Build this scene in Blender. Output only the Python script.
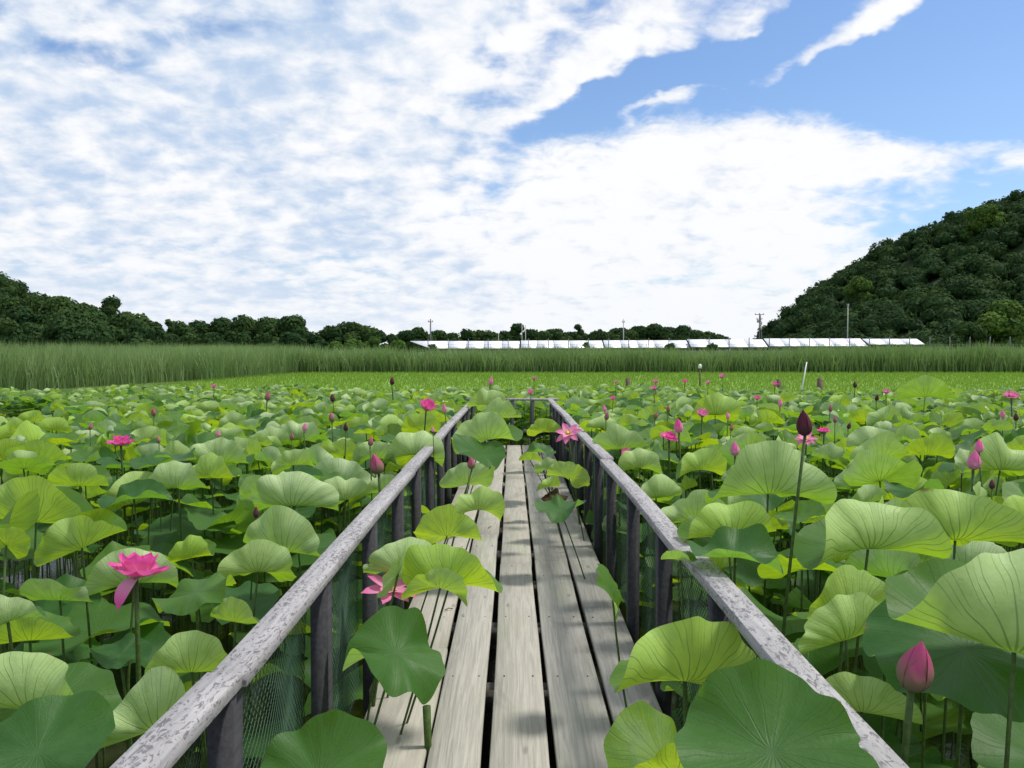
import bpy, math, random
import numpy as np
from mathutils import Vector, Matrix, Euler
R = math.radians
# ------------------------------------------------------------------ camera, sky, sun, exposure
scene = bpy.context.scene
for o in list(bpy.data.objects): bpy.data.objects.remove(o)
col = scene.collection
FPX = 829.0; EYE = 2.0; PITCH = math.atan(29/FPX)
cam_d = bpy.data.cameras.new('camera'); cam = bpy.data.objects.new('camera', cam_d); col.objects.link(cam)
cam.location = (0, 0, EYE); cam.rotation_euler = (R(90) - PITCH, 0, 0)
cam_d.sensor_width = 36; cam_d.lens = 36*FPX/1024; cam_d.clip_end = 6000; cam_d.clip_start = .05
scene.camera = cam
scene.render.engine = 'CYCLES'
scene.cycles.max_bounces = 5; scene.cycles.diffuse_bounces = 3; scene.cycles.glossy_bounces = 2; scene.cycles.transmission_bounces = 3
scene.view_settings.view_transform = 'Standard'; scene.view_settings.look = 'None'
scene.view_settings.gamma = 1; scene.view_settings.use_curve_mapping = False
scene.view_settings.exposure = 0.2
SUN_EL, SUN_AZ = 60, 84        # azimuth clockwise from +Y (ahead): high on the right, almost square to the boardwalk
sd = bpy.data.lights.new('sun', 'SUN'); sd.energy = 3.3; sd.angle = R(8); sd.color = (1, .955, .87)
sun = bpy.data.objects.new('sun', sd); col.objects.link(sun)
sdir = Vector((math.sin(R(SUN_AZ))*math.cos(R(SUN_EL)), math.cos(R(SUN_AZ))*math.cos(R(SUN_EL)), math.sin(R(SUN_EL))))
sun.rotation_euler = (-sdir).to_track_quat('-Z', 'Y').to_euler()

class NT:
    def __init__(s, tree): s.t = tree; s.n = tree.nodes; s.l = tree.links
    def new(s, typ, **kw):
        n = s.n.new(typ)
        for k, v in kw.items(): setattr(n, k, v)
        return n
    def put(s, sock, v):
        if isinstance(v, bpy.types.NodeSocket): s.l.new(v, sock)
        elif v is not None: sock.default_value = v
    def math(s, op, a, b=None, c=None, clamp=False):
        n = s.new('ShaderNodeMath', operation=op); n.use_clamp = clamp
        s.put(n.inputs[0], a)
        if b is not None: s.put(n.inputs[1], b)
        if c is not None: s.put(n.inputs[2], c)
        return n.outputs[0]
    def rng(s, v, a, b, c=0., d=1., smooth=True):
        n = s.new('ShaderNodeMapRange'); n.interpolation_type = 'SMOOTHSTEP' if smooth else 'LINEAR'
        s.put(n.inputs[0], v)
        for i, q in zip((1, 2, 3, 4), (a, b, c, d)): s.put(n.inputs[i], q)
        return n.outputs[0]
    def mix(s, f, a, b, mode='MIX'):
        n = s.new('ShaderNodeMix', data_type='RGBA', blend_type=mode); s.put(n.inputs[0], f)
        for i, v in ((6, a), (7, b)):
            if isinstance(v, (tuple, list)): v = tuple(v) + ((1,) if len(v) == 3 else ())
            s.put(n.inputs[i], v)
        return n.outputs[2]
    def noise(s, vec, scale, detail=4, rough=.55, dist=0.):
        n = s.new('ShaderNodeTexNoise'); s.put(n.inputs['Vector'], vec)
        n.inputs['Scale'].default_value = scale; n.inputs['Detail'].default_value = detail
        n.inputs['Roughness'].default_value = rough; n.inputs['Distortion'].default_value = dist
        return n.outputs['Fac']
    def comb(s, x, y, z=0.):
        n = s.new('ShaderNodeCombineXYZ'); s.put(n.inputs[0], x); s.put(n.inputs[1], y); s.put(n.inputs[2], z); return n.outputs[0]
    def sep(s, v):
        n = s.new('ShaderNodeSeparateXYZ'); s.put(n.inputs[0], v); return n.outputs
    def vmul(s, v, w):
        n = s.new('ShaderNodeVectorMath', operation='MULTIPLY'); s.put(n.inputs[0], v); n.inputs[1].default_value = w; return n.outputs[0]
    def bump(s, h, strength=.3, dist=.01):
        n = s.new('ShaderNodeBump'); s.put(n.inputs['Height'], h); n.inputs['Strength'].default_value = strength; n.inputs['Distance'].default_value = dist
        return n.outputs[0]

def make_world():
    w = bpy.data.worlds.new('World'); scene.world = w; w.use_nodes = True
    N = NT(w.node_tree); N.n.clear()
    out = N.new('ShaderNodeOutputWorld')
    sky = N.new('ShaderNodeTexSky', sky_type='NISHITA'); sky.sun_disc = False
    sky.sun_elevation = R(SUN_EL); sky.sun_rotation = R(SUN_AZ); sky.air_density = 1.1; sky.dust_density = .8; sky.ozone_density = 3.
    tc = N.new('ShaderNodeTexCoord'); g = tc.outputs['Generated']
    x, y, z = N.sep(g)
    az = N.math('ARCTAN2', x, y); el = N.math('ARCSINE', z)
    # noise warp in sky directions
    zz = N.math('ADD', N.math('MAXIMUM', z, 0.0), .30)
    P = N.comb(N.math('DIVIDE', x, zz), N.math('DIVIDE', y, zz), 0.)
    w1 = N.noise(P, 1.1, 5, .6); w2 = N.noise(N.vmul(P, (1.3, 1.3, 1)), 2.3, 5, .6)
    azw = N.math('ADD', az, N.math('MULTIPLY', N.math('SUBTRACT', w1, .5), .22))
    elw = N.math('ADD', el, N.math('MULTIPLY', N.math('SUBTRACT', w2, .5), .12))
    def blob(px, py, rx, ry, rot, amt):
        a0 = math.atan((px-511)/FPX); e0 = math.atan((355-py)/FPX*math.cos(a0))
        dx = N.math('SUBTRACT', azw, a0); dy = N.math('SUBTRACT', elw, e0)
        c, s_ = math.cos(R(rot)), math.sin(R(rot)); rx /= FPX; ry /= FPX
        u = N.math('ADD', N.math('MULTIPLY', dx, c/rx), N.math('MULTIPLY', dy, s_/rx))
        v = N.math('ADD', N.math('MULTIPLY', dx, -s_/ry), N.math('MULTIPLY', dy, c/ry))
        d = N.math('ADD', N.math('MULTIPLY', u, u), N.math('MULTIPLY', v, v))
        e = N.math('EXPONENT', N.math('MULTIPLY', d, -1.))
        return N.math('MULTIPLY', e, amt)
    cov = .80
    terms = [(930, 60, 250, 75, -4, -1.1), (700, 72, 190, 36, 6, -.95), (560, 130, 130, 32, 22, -.85), (1010, 125, 90, 26, 0, -.6),
             (485, 195, 60, 20, 30, -.55), (75, 52, 50, 15, 0, -.7), (190, 38, 60, 9, 5, -.3), (940, 215, 110, 22, 12, -.6), (850, 190, 60, 10, 6, -.3),
             (335, 268, 75, 18, 0, -.33), (690, 290, 110, 14, 0, -.22), (1150, 90, 260, 120, 0, -.8), (1000, 20, 200, 60, 0, -.4),
             (870, 10, 80, 16, 22, 1.9), (790, 62, 45, 9, 20, 1.2), (625, 55, 75, 20, 24, 1.25), (735, 28, 40, 13, 15, 1.2), (430, 45, 120, 70, 20, .45), (665, 104, 55, 8, 10, 1.1), (575, 88, 40, 12, 20, 1.0), (705, 68, 50, 8, 15, .9), (880, 70, 50, 7, 5, .7), (960, 95, 40, 6, 0, .6),
             (720, 165, 260, 52, 3, .75), (930, 150, 150, 17, 0, .7), (640, 250, 330, 40, 0, .5), (600, 330, 700, 30, 0, .5), (200, 150, 300, 100, 0, .5), (510, 122, 30, 9, 10, .8), (1020, 165, 60, 14, 0, .5)]
    for t in terms: cov = N.math('ADD', cov, blob(*t))
    cells = N.noise(P, 12., 7, .56, .25)                    # broken small puffs
    wisps = N.noise(N.vmul(P, (1., 2.2, 1)), 3.0, 6, .62, .5)
    nz = N.math('ADD', N.math('MULTIPLY', cells, .66), N.math('MULTIPLY', wisps, .34))
    d = N.math('ADD', cov, N.math('MULTIPLY', N.math('SUBTRACT', nz, .5), 2.6))
    mask = N.rng(d, .10, 1.0)
    # white puffs against thin blue-grey veil
    shade = N.rng(N.math('ADD', N.math('ADD', N.math('MULTIPLY', N.noise(P, 12., 6, .55, .2), .55), N.math('MULTIPLY', N.noise(P, 3.2, 4, .5), .45)), N.math('MULTIPLY', N.rng(x, -.25, .2), .14)), .37, .62)
    low = N.rng(el, 0.0, .22)                               # thicker air near the horizon
    cl = N.mix(shade, (.50, .64, .85), (.98, .985, 1.0))
    cl = N.mix(low, N.mix(.5, cl, (.88, .92, .97)), cl)
    bg1 = N.new('ShaderNodeBackground'); bg1.inputs[1].default_value = .125
    hs = N.new('ShaderNodeHueSaturation'); hs.inputs['Saturation'].default_value = 1.02; N.l.new(sky.outputs[0], hs.inputs['Color'])
    N.l.new(N.mix(1., hs.outputs[0], (.92, 1.0, 1.12), 'MULTIPLY'), bg1.inputs[0])
    bg2 = N.new('ShaderNodeBackground'); N.l.new(cl, bg2.inputs[0]); bg2.inputs[1].default_value = .88
    mx = N.new('ShaderNodeMixShader'); N.l.new(mask, mx.inputs[0]); N.l.new(bg1.outputs[0], mx.inputs[1]); N.l.new(bg2.outputs[0], mx.inputs[2])
    N.l.new(mx.outputs[0], out.inputs[0])
    w.cycles.sampling_method = 'MANUAL'; w.cycles.sample_map_resolution = 512
make_world()

def at(px, py, Y):
    cx = (px-512)/FPX; cy = -(py-384)/FPX
    d = Vector((cx, math.cos(PITCH)+cy*math.sin(PITCH), -math.sin(PITCH)+cy*math.cos(PITCH)))
    return Vector((0, 0, EYE)) + d*(Y/d.y)
def proj(P):
    dx, dy, dz = P[0], P[1], P[2]-EYE
    f = dy*math.cos(PITCH)-dz*math.sin(PITCH); u = dy*math.sin(PITCH)+dz*math.cos(PITCH)
    if f < .1: f = .1
    return 512+FPX*dx/f, 384-FPX*u/f, f

# ------------------------------------------------------------------ helpers
def mesh_np(name, V, F, mat, parent=None, smooth=False, attrs=None, uv=None):
    """V (n,3); F list of (m,k) integer arrays; ONE mesh object."""
    me = bpy.data.meshes.new(name)
    V = np.asarray(V, dtype=np.float32)
    if not isinstance(F, list): F = [F]
    F = [np.asarray(f, dtype=np.int32) for f in F if len(f)]
    loops = np.concatenate([f.ravel() for f in F]); tot = np.concatenate([np.full(len(f), f.shape[1], dtype=np.int32) for f in F])
    me.vertices.add(len(V)); me.vertices.foreach_set('co', V.ravel())
    me.loops.add(len(loops)); me.loops.foreach_set('vertex_index', loops)
    me.polygons.add(len(tot)); me.polygons.foreach_set('loop_start', np.concatenate([[0], np.cumsum(tot)[:-1]]).astype(np.int32))
    me.polygons.foreach_set('loop_total', tot)
    me.update(calc_edges=True)
    if smooth: me.polygons.foreach_set('use_smooth', np.ones(len(tot), dtype=bool))
    if attrs:
        for k, a in attrs.items():
            at_ = me.attributes.new(k, 'FLOAT', 'POINT'); at_.data.foreach_set('value', np.asarray(a, dtype=np.float32))
    if uv is not None:
        ul = me.uv_layers.new(name='UVMap'); ul.data.foreach_set('uv', np.asarray(uv, dtype=np.float32)[loops].ravel())
    me.materials.append(mat)
    o = bpy.data.objects.new(name, me); col.objects.link(o)
    if parent: o.parent = parent
    return o
class MB:
    """collects boxes, tubes, lathes; build() makes one mesh object."""
    def __init__(s): s.v = []; s.f3 = []; s.f4 = []; s.n = 0
    def add(s, V, F4=None, F3=None):
        V = np.asarray(V, float).reshape(-1, 3); s.v.append(V)
        if F4 is not None and len(F4): s.f4.append(np.asarray(F4)+s.n)
        if F3 is not None and len(F3): s.f3.append(np.asarray(F3)+s.n)
        s.n += len(V)
    def box(s, a, b, M=None):
        a, b = np.minimum(a, b), np.maximum(a, b)
        V = np.array([[x, y, z] for x in (a[0], b[0]) for y in (a[1], b[1]) for z in (a[2], b[2])], float)
        if M is not None: V = np.array([M @ Vector(v) for v in V])
        s.add(V, [(0, 1, 3, 2), (4, 6, 7, 5), (0, 4, 5, 1), (2, 3, 7, 6), (0, 2, 6, 4), (1, 5, 7, 3)])
    def bbox(s, a, b, ch=.004):
        """box with chamfered long edges along Y"""
        x0, x1 = a[0], b[0]; z0, z1 = a[2], b[2]
        pr = [(x0+ch, z0), (x1-ch, z0), (x1, z0+ch), (x1, z1-ch), (x1-ch, z1), (x0+ch, z1), (x0, z1-ch), (x0, z0+ch)]
        V = [(p[0], a[1], p[1]) for p in pr] + [(p[0], b[1], p[1]) for p in pr]
        s.add(V, [(i, (i+1) % 8, 8+(i+1) % 8, 8+i) for i in range(8)] + [(0, 7, 6, 5), (0, 5, 4, 1), (1, 4, 3, 2), (8, 9, 12, 13), (8, 13, 14, 15), (9, 10, 11, 12)])
    def tube(s, pts, rad, n=6, cap=True):
        pts = np.asarray(pts, float); m = len(pts); rad = np.broadcast_to(rad, (m,))
        T = np.gradient(pts, axis=0); T /= np.linalg.norm(T, axis=1)[:, None]+1e-9
        ref = np.array([1., 0, 0]) if abs(T[0][0]) < .8 else np.array([0, 1., 0])
        A = np.cross(T, ref); A /= np.linalg.norm(A, axis=1)[:, None]+1e-9; B = np.cross(T, A)
        th = np.arange(n)*2*math.pi/n
        V = pts[:, None]+rad[:, None, None]*(np.cos(th)[None, :, None]*A[:, None]+np.sin(th)[None, :, None]*B[:, None])
        F = [(i*n+j, i*n+(j+1) % n, (i+1)*n+(j+1) % n, (i+1)*n+j) for i in range(m-1) for j in range(n)]
        V = V.reshape(-1, 3)
        F3 = []
        if cap:
            V = np.vstack([V, pts[0], pts[-1]]); k = m*n
            F3 = [(k, (j+1) % n, j) for j in range(n)] + [(k+1, (m-1)*n+j, (m-1)*n+(j+1) % n) for j in range(n)]
        s.add(V, F, F3)
    def build(s, name, mat, parent=None, smooth=False, attrs=None):
        F = []
        if s.f4: F.append(np.vstack(s.f4))
        if s.f3: F.append(np.vstack(s.f3))
        return mesh_np(name, np.vstack(s.v), F, mat, parent, smooth, attrs)
def tag(o, label=None, cat=None, group=None, kind=None):
    if label: o['label'] = label
    if cat: o['category'] = cat
    if group: o['group'] = group
    if kind: o['kind'] = kind
    return o
def empty(name, loc, label=None, cat=None, group=None):
    o = bpy.data.objects.new(name, None); o.empty_display_size = .2; col.objects.link(o); o.location = loc
    return tag(o, label, cat, group)

# ------------------------------------------------------------------ materials
def new_mat(name):
    m = bpy.data.materials.new(name); m.use_nodes = True; N = NT(m.node_tree); N.n.clear()
    out = N.new('ShaderNodeOutputMaterial'); return m, N, out
def prin(N, out, color, rough=.6, spec=.5, normal=None, metal=0.):
    p = N.new('ShaderNodeBsdfPrincipled')
    if isinstance(color, tuple): color = color + (1,) if len(color) == 3 else color
    N.put(p.inputs['Base Color'], color); N.put(p.inputs['Roughness'], rough); p.inputs['Specular IOR Level'].default_value = spec
    N.put(p.inputs['Metallic'], metal)
    if normal is not None: N.l.new(normal, p.inputs['Normal'])
    if out: N.l.new(p.outputs[0], out.inputs[0])
    return p
def coords(N, which='Object'): return N.new('ShaderNodeTexCoord').outputs[which]
def attr(N, name): return N.new('ShaderNodeAttribute', attribute_name=name).outputs['Fac']

def leaf_material():
    m, N, out = new_mat('lotus_leaf')
    uvn = N.new('ShaderNodeTexCoord').outputs['UV']; u, v, _ = N.sep(uvn)
    r = N.math('SQRT', N.math('ADD', N.math('MULTIPLY', u, u), N.math('MULTIPLY', v, v)))
    th = N.math('ARCTAN2', v, u); tint = attr(N, 'tint')
    wob = N.math('MULTIPLY', N.math('SUBTRACT', N.noise(N.comb(u, v, tint), 1.6, 1), .5), 1.1)
    a = N.math('ADD', N.math('MULTIPLY', th, 20/(2*math.pi)), wob)
    arc = N.math('MULTIPLY', N.math('MULTIPLY', N.math('PINGPONG', a, .5), r), .314)
    w = N.math('MULTIPLY', N.math('SUBTRACT', 1.15, r), .015)
    v1 = N.rng(N.math('DIVIDE', arc, w), .35, 1.0, 1., 0.)
    # forks towards the rim
    b = N.math('ADD', N.math('MULTIPLY', a, 2.), .5)
    arc2 = N.math('MULTIPLY', N.math('MULTIPLY', N.math('PINGPONG', b, .5), r), .157)
    v2 = N.math('MULTIPLY', N.rng(N.math('DIVIDE', arc2, .008), .3, 1., 1., 0.), N.rng(r, .55, .8, 0., .7))
    vein = N.math('MAXIMUM', v1, v2)
    sv = N.comb(u, v, N.math('MULTIPLY', tint, 37.))
    mott = N.noise(sv, 3.0, 5, .6); fine = N.noise(sv, 24, 3, .6)
    top = N.mix(tint, (.028, .095, .024), (.080, .18, .018))
    top = N.mix(N.math('MULTIPLY', N.rng(mott, .35, .7), .6), top, (.055, .145, .040))
    top = N.mix(N.math('MULTIPLY', vein, .16), top, (.14, .25, .10))
    bot = N.mix(tint, (.53, .65, .40), (.34, .54, .08))
    bot = N.mix(N.math('MULTIPLY', N.rng(mott, .35, .75), .5), bot, (.30, .47, .13))
    bot = N.mix(N.math('MULTIPLY', vein, .55), bot, (.15, .26, .07))
    # browned patches on the rim of some leaves
    rim = N.math('MULTIPLY', N.rng(N.math('ADD', r, N.math('MULTIPLY', N.math('SUBTRACT', mott, .5), .5)), 1.02, 1.10), N.rng(N.noise(N.comb(u, v, N.math('MULTIPLY', tint, 91.)), 1.1, 2), .52, .62))
    brown = (.22, .15, .05)
    top = N.mix(rim, top, brown); bot = N.mix(rim, bot, brown)
    vo = N.new('ShaderNodeTexVoronoi'); vo.inputs['Scale'].default_value = 5.5; N.l.new(sv, vo.inputs['Vector'])
    spot = N.math('MULTIPLY', N.rng(vo.outputs['Distance'], .03, .075, .8, 0.), N.rng(N.noise(sv, 1.7, 1), .5, .56))
    top = N.mix(spot, top, brown); bot = N.mix(spot, bot, brown)
    geo = N.new('ShaderNodeNewGeometry')
    base = N.mix(geo.outputs['Backfacing'], top, bot)
    h = N.math('ADD', N.math('MULTIPLY', vein, -.8), N.math('ADD', N.math('MULTIPLY', mott, .9), N.math('MULTIPLY', fine, .12)))
    nrm = N.bump(h, .32, .010)
    p = prin(N, None, base, .5, .28, nrm)
    tr = N.new('ShaderNodeBsdfTranslucent')
    tcol = N.mix(tint, (.20, .46, .015), (.56, .76, .010))
    tcol = N.mix(N.math('MULTIPLY', vein, .75), tcol, (.06, .15, .01))
    tcol = N.mix(N.math('MULTIPLY', N.rng(mott, .4, .7), .35), tcol, (.12, .27, .015))
    tcol = N.mix(rim, tcol, (.2, .12, .02))
    N.l.new(tcol, tr.inputs[0]); N.l.new(nrm, tr.inputs[1])
    mx = N.new('ShaderNodeMixShader'); mx.inputs[0].default_value = .38
    N.l.new(p.outputs[0], mx.inputs[1]); N.l.new(tr.outputs[0], mx.inputs[2]); N.l.new(mx.outputs[0], out.inputs[0])
    return m
def simple_noise_mat(name, c1, c2, scale, rough=.7, bump=.3, dist=.01, spec=.3, which='Object', trans=None):
    m, N, out = new_mat(name)
    n = N.noise(coords(N, which), scale, 5, .6)
    c = N.mix(N.rng(n, .3, .7), c1, c2)
    p = prin(N, out, c, rough, spec, N.bump(n, bump, dist))
    if trans:
        t = N.new('ShaderNodeBsdfTranslucent'); t.inputs[0].default_value = trans+(1,)
        mx = N.new('ShaderNodeMixShader'); mx.inputs[0].default_value = .35
        N.l.new(p.outputs[0], mx.inputs[1]); N.l.new(t.outputs[0], mx.inputs[2]); N.l.new(mx.outputs[0], out.inputs[0])
    return m
def petal_material(name, base, tip, trans, lo=.1, hi=.95):
    m, N, out = new_mat(name)
    t = attr(N, 'pt'); e = attr(N, 'pu')
    c = N.mix(N.rng(t, lo, hi), base, tip)
    c = N.mix(N.math('MULTIPLY', N.rng(N.math('ABSOLUTE', N.math('SINE', N.math('MULTIPLY', e, 22.))), .6, 1.), .3), c, tip)
    p = prin(N, None, c, .65, .12)
    tr = N.new('ShaderNodeBsdfTranslucent'); tr.inputs[0].default_value = trans+(1,)
    mx = N.new('ShaderNodeMixShader'); mx.inputs[0].default_value = .4
    N.l.new(p.outputs[0], mx.inputs[1]); N.l.new(tr.outputs[0], mx.inputs[2]); N.l.new(mx.outputs[0], out.inputs[0])
    return m
def deck_material():
    m, N, out = new_mat('weathered_plank')
    g = coords(N); rnd = N.new('ShaderNodeObjectInfo').outputs['Random']
    sh = N.new('ShaderNodeVectorMath', operation='ADD'); N.l.new(g, sh.inputs[0]); N.l.new(N.comb(N.math('MULTIPLY', rnd, 9.), N.math('MULTIPLY', rnd, 31.), 0.), sh.inputs[1]); P = sh.outputs[0]
    grain = N.noise(N.vmul(P, (70, 2.2, 20)), 1., 6, .6, .6)
    fine = N.noise(N.vmul(P, (260, 9, 60)), 1., 4, .6)
    stain = N.noise(N.vmul(P, (5, 1.6, 5)), 1., 6, .65, .4)
    algae = N.noise(N.vmul(P, (3, 1.0, 3)), 1.3, 5, .6)
    c = N.mix(N.rng(grain, .3, .7), (.27, .26, .235), (.40, .385, .35))
    c = N.mix(N.math('MULTIPLY', rnd, .35), c, (.40, .36, .29))
    c = N.mix(N.math('MULTIPLY', N.rng(stain, .48, .72), .55), c, (.20, .19, .17))
    c = N.mix(N.math('MULTIPLY', N.rng(algae, .5, .7), .35), c, (.30, .33, .22))
    c = N.mix(N.math('MULTIPLY', N.rng(fine, .60, .72), .35), c, (.12, .11, .10))
    knot = N.new('ShaderNodeTexVoronoi'); knot.inputs['Scale'].default_value = 1.; N.l.new(N.vmul(P, (7, 2.2, 3)), knot.inputs['Vector'])
    c = N.mix(N.rng(knot.outputs['Distance'], .05, .11, .55, 0.), c, (.14, .12, .10))
    h = N.math('ADD', N.math('MULTIPLY', grain, .7), N.math('MULTIPLY', fine, .5))
    prin(N, out, c, .8, .25, N.bump(h, .6, .004))
    return m
def rail_material(name, base1, base2, dark, amount):
    m, N, out = new_mat(name)
    P = coords(N)
    grain = N.noise(N.vmul(P, (60, 3., 60)), 1., 6, .6, .4)
    lich = N.noise(N.vmul(P, (90, 34, 90)), 1., 6, .72, .8)
    big = N.noise(N.vmul(P, (8, 2.2, 8)), 1., 4, .6)
    c = N.mix(N.rng(grain, .3, .7), base1, base2)
    th = N.math('ADD', lich, N.math('MULTIPLY', N.math('SUBTRACT', big, .5), .35))
    c = N.mix(N.rng(th, amount, amount+.07, 0., .85), c, dark)
    prin(N, out, c, .75, .3, N.bump(N.math('ADD', grain, N.math('MULTIPLY', lich, .4)), .35, .002))
    return m
def water_material():
    m, N, out = new_mat('pond_water')
    P = coords(N)
    n = N.noise(P, 7., 4, .6); duck = N.noise(P, 1.3, 6, .65)
    c = N.mix(N.rng(duck, .45, .65), (.012, .016, .010), (.035, .038, .02))
    prin(N, out, c, .12, .25, N.bump(n, .15, .02))
    return m
def foliage_mat(name, c1, c2, c3):
    m, N, out = new_mat(name)
    P = coords(N); t = attr(N, 'tint'); rnd = N.new('ShaderNodeObjectInfo').outputs['Random']
    c = N.mix(t, c1, c2)
    c = N.mix(N.math('MULTIPLY', N.rng(N.noise(P, .35, 4, .6), .45, .7), .7), c, c3)
    c = N.mix(N.math('MULTIPLY', rnd, .4), c, c1)
    p = prin(N, None, c, .75, .08)
    tr = N.new('ShaderNodeBsdfTranslucent'); N.l.new(N.mix(.5, c, c3), tr.inputs[0])
    mx = N.new('ShaderNodeMixShader'); mx.inputs[0].default_value = .25
    N.l.new(p.outputs[0], mx.inputs[1]); N.l.new(tr.outputs[0], mx.inputs[2]); N.l.new(mx.outputs[0], out.inputs[0])
    return m
def blade_mat(name, low, high, trans):
    m, N, out = new_mat(name)
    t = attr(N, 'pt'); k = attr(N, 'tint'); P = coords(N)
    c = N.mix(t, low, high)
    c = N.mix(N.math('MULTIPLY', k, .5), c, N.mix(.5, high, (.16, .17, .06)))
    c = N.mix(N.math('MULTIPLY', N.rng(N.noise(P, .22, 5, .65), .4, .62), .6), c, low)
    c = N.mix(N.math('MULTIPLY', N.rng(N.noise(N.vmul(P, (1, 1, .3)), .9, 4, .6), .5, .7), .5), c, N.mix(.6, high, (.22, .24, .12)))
    p = prin(N, None, c, .6, .3)
    tr = N.new('ShaderNodeBsdfTranslucent'); tr.inputs[0].default_value = trans+(1,)
    mx = N.new('ShaderNodeMixShader'); mx.inputs[0].default_value = .3
    N.l.new(p.outputs[0], mx.inputs[1]); N.l.new(tr.outputs[0], mx.inputs[2]); N.l.new(mx.outputs[0], out.inputs[0])
    return m
M = {}
M['leaf'] = leaf_material()
M['stem'] = simple_noise_mat('lotus_stem', (.035, .075, .014), (.07, .12, .025), 60, .6, .5, .002)
M['deck'] = deck_material()
M['rail'] = rail_material('weathered_rail', (.25, .245, .255), (.37, .36, .37), (.10, .095, .10), .515)
M['post'] = rail_material('dark_post', (.022, .023, .027), (.042, .043, .05), (.015, .015, .015), .80)
M['joist'] = rail_material('joist_wood', (.05, .045, .04), (.10, .09, .08), (.02, .02, .02), .6)
M['net'] = simple_noise_mat('green_net', (.03, .075, .05), (.06, .13, .08), 8, .5, 0)
M['water'] = water_material()
M['mud'] = simple_noise_mat('mud', (.05, .042, .028), (.09, .075, .045), 3, .8, .5, .02)
M['ground'] = simple_noise_mat('ground_grass', (.05, .09, .02), (.09, .13, .035), .3, .9, .4, .05)
M['petal_hot'] = petal_material('petal_magenta', (.86, .55, .68), (.80, .09, .40), (.9, .15, .48))
M['petal_pale'] = petal_material('petal_pale_pink', (.84, .50, .62), (.74, .17, .42), (.8, .3, .5))
M['petal_bud'] = petal_material('petal_bud', (.24, .27, .13), (.60, .11, .26), (.4, .15, .15), .25, .85)
M['petal_dark'] = petal_material('petal_dark_bud', (.12, .07, .07), (.16, .035, .07), (.15, .03, .05))
M['pod'] = simple_noise_mat('seed_pod', (.75, .45, .03), (.60, .50, .08), 60, .6, .3)
M['stamen'] = simple_noise_mat('stamen', (.80, .50, .06), (.85, .65, .2), 60, .6, .3)
M['withered'] = simple_noise_mat('withered_leaf', (.16, .10, .05), (.30, .22, .12), 30, .8, .5, .004)
M['crown'] = foliage_mat('tree_foliage', (.018, .048, .018), (.045, .092, .024), (.075, .125, .028))
M['crown_light'] = foliage_mat('light_foliage', (.05, .11, .025), (.09, .17, .03), (.13, .20, .035))
M['bark'] = simple_noise_mat('bark', (.06, .05, .04), (.13, .11, .09), 6, .9, .6, .03)
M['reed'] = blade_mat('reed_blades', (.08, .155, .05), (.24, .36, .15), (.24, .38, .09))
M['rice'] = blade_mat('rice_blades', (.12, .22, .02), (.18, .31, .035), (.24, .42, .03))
M['soil'] = simple_noise_mat('hill_soil', (.018, .038, .012), (.03, .055, .018), .2, .9, .3)
M['pole'] = simple_noise_mat('concrete_pole', (.34, .34, .34), (.45, .45, .44), 3, .7, .1)
M['pole_dark'] = simple_noise_mat('dark_metal_pole', (.10, .10, .11), (.16, .16, .17), 3, .6, .1)
M['stake'] = simple_noise_mat('stake_wood', (.10, .07, .045), (.17, .13, .09), 12, .8, .3)
M['white'] = simple_noise_mat('white_paint', (.7, .7, .68), (.8, .8, .78), 8, .5, .1)
def panel_material():
    m, N, out = new_mat('solar_glass')
    P = coords(N, 'Object'); x, y, z = N.sep(P)
    gx = N.math('PINGPONG', x, .5); line = N.rng(gx, 0., .03, 1., 0.)
    c = N.mix(N.rng(N.noise(P, .12, 3), .4, .6), (.80, .82, .90), (.88, .84, .86))  # whitish blue and pink sky reflection painted into the glass base colour
    c = N.mix(N.math('MULTIPLY', line, .35), c, (.3, .3, .32))
    prin(N, out, c, .5, .4, None, .35)
    return m
M['panel'] = panel_material()

rng = np.random.default_rng(7); random.seed(7)

# ------------------------------------------------------------------ ground, water
def smooth(a, b, t):
    t = np.clip((t-a)/(b-a), 0, 1); return t*t*(3-2*t)
def ground_h(x, y):
    pond = (1-smooth(29, 33, y))*smooth(-23, -20, x)*(1-smooth(60, 64, x))
    h = .12*np.ones_like(x)+.25*smooth(30, 34, y)*(1-smooth(70, 76, y))
    h = h*(1-pond)-.45*pond
    h = h+1.3*smooth(80, 95, y)*smooth(-40, -20, x)
    return h
xs = np.concatenate([[-3000, -1200, -500, -200, -100], np.arange(-60, 100, 2.), [120, 160, 240, 500, 1200, 3000]])
ys = np.concatenate([[-3000, -600, -100, -30], np.arange(-10, 110, 2.), [130, 160, 220, 400, 900, 2000, 4500]])
X, Y = np.meshgrid(xs, ys); Z = ground_h(X, Y)
nx = len(xs); ny = len(ys)
idx = np.arange(nx*ny).reshape(ny, nx)
Fg = np.stack([idx[:-1, :-1], idx[:-1, 1:], idx[1:, 1:], idx[1:, :-1]], -1).reshape(-1, 4)
tag(mesh_np('ground', np.stack([X, Y, Z], -1).reshape(-1, 3), Fg, M['ground'], smooth=True), kind='structure')
tag(mesh_np('water', [(-24, -12, 0), (66, -12, 0), (66, 34, 0), (-24, 34, 0)], np.array([[0, 1, 2, 3]]), M['water']), kind='structure')

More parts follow.
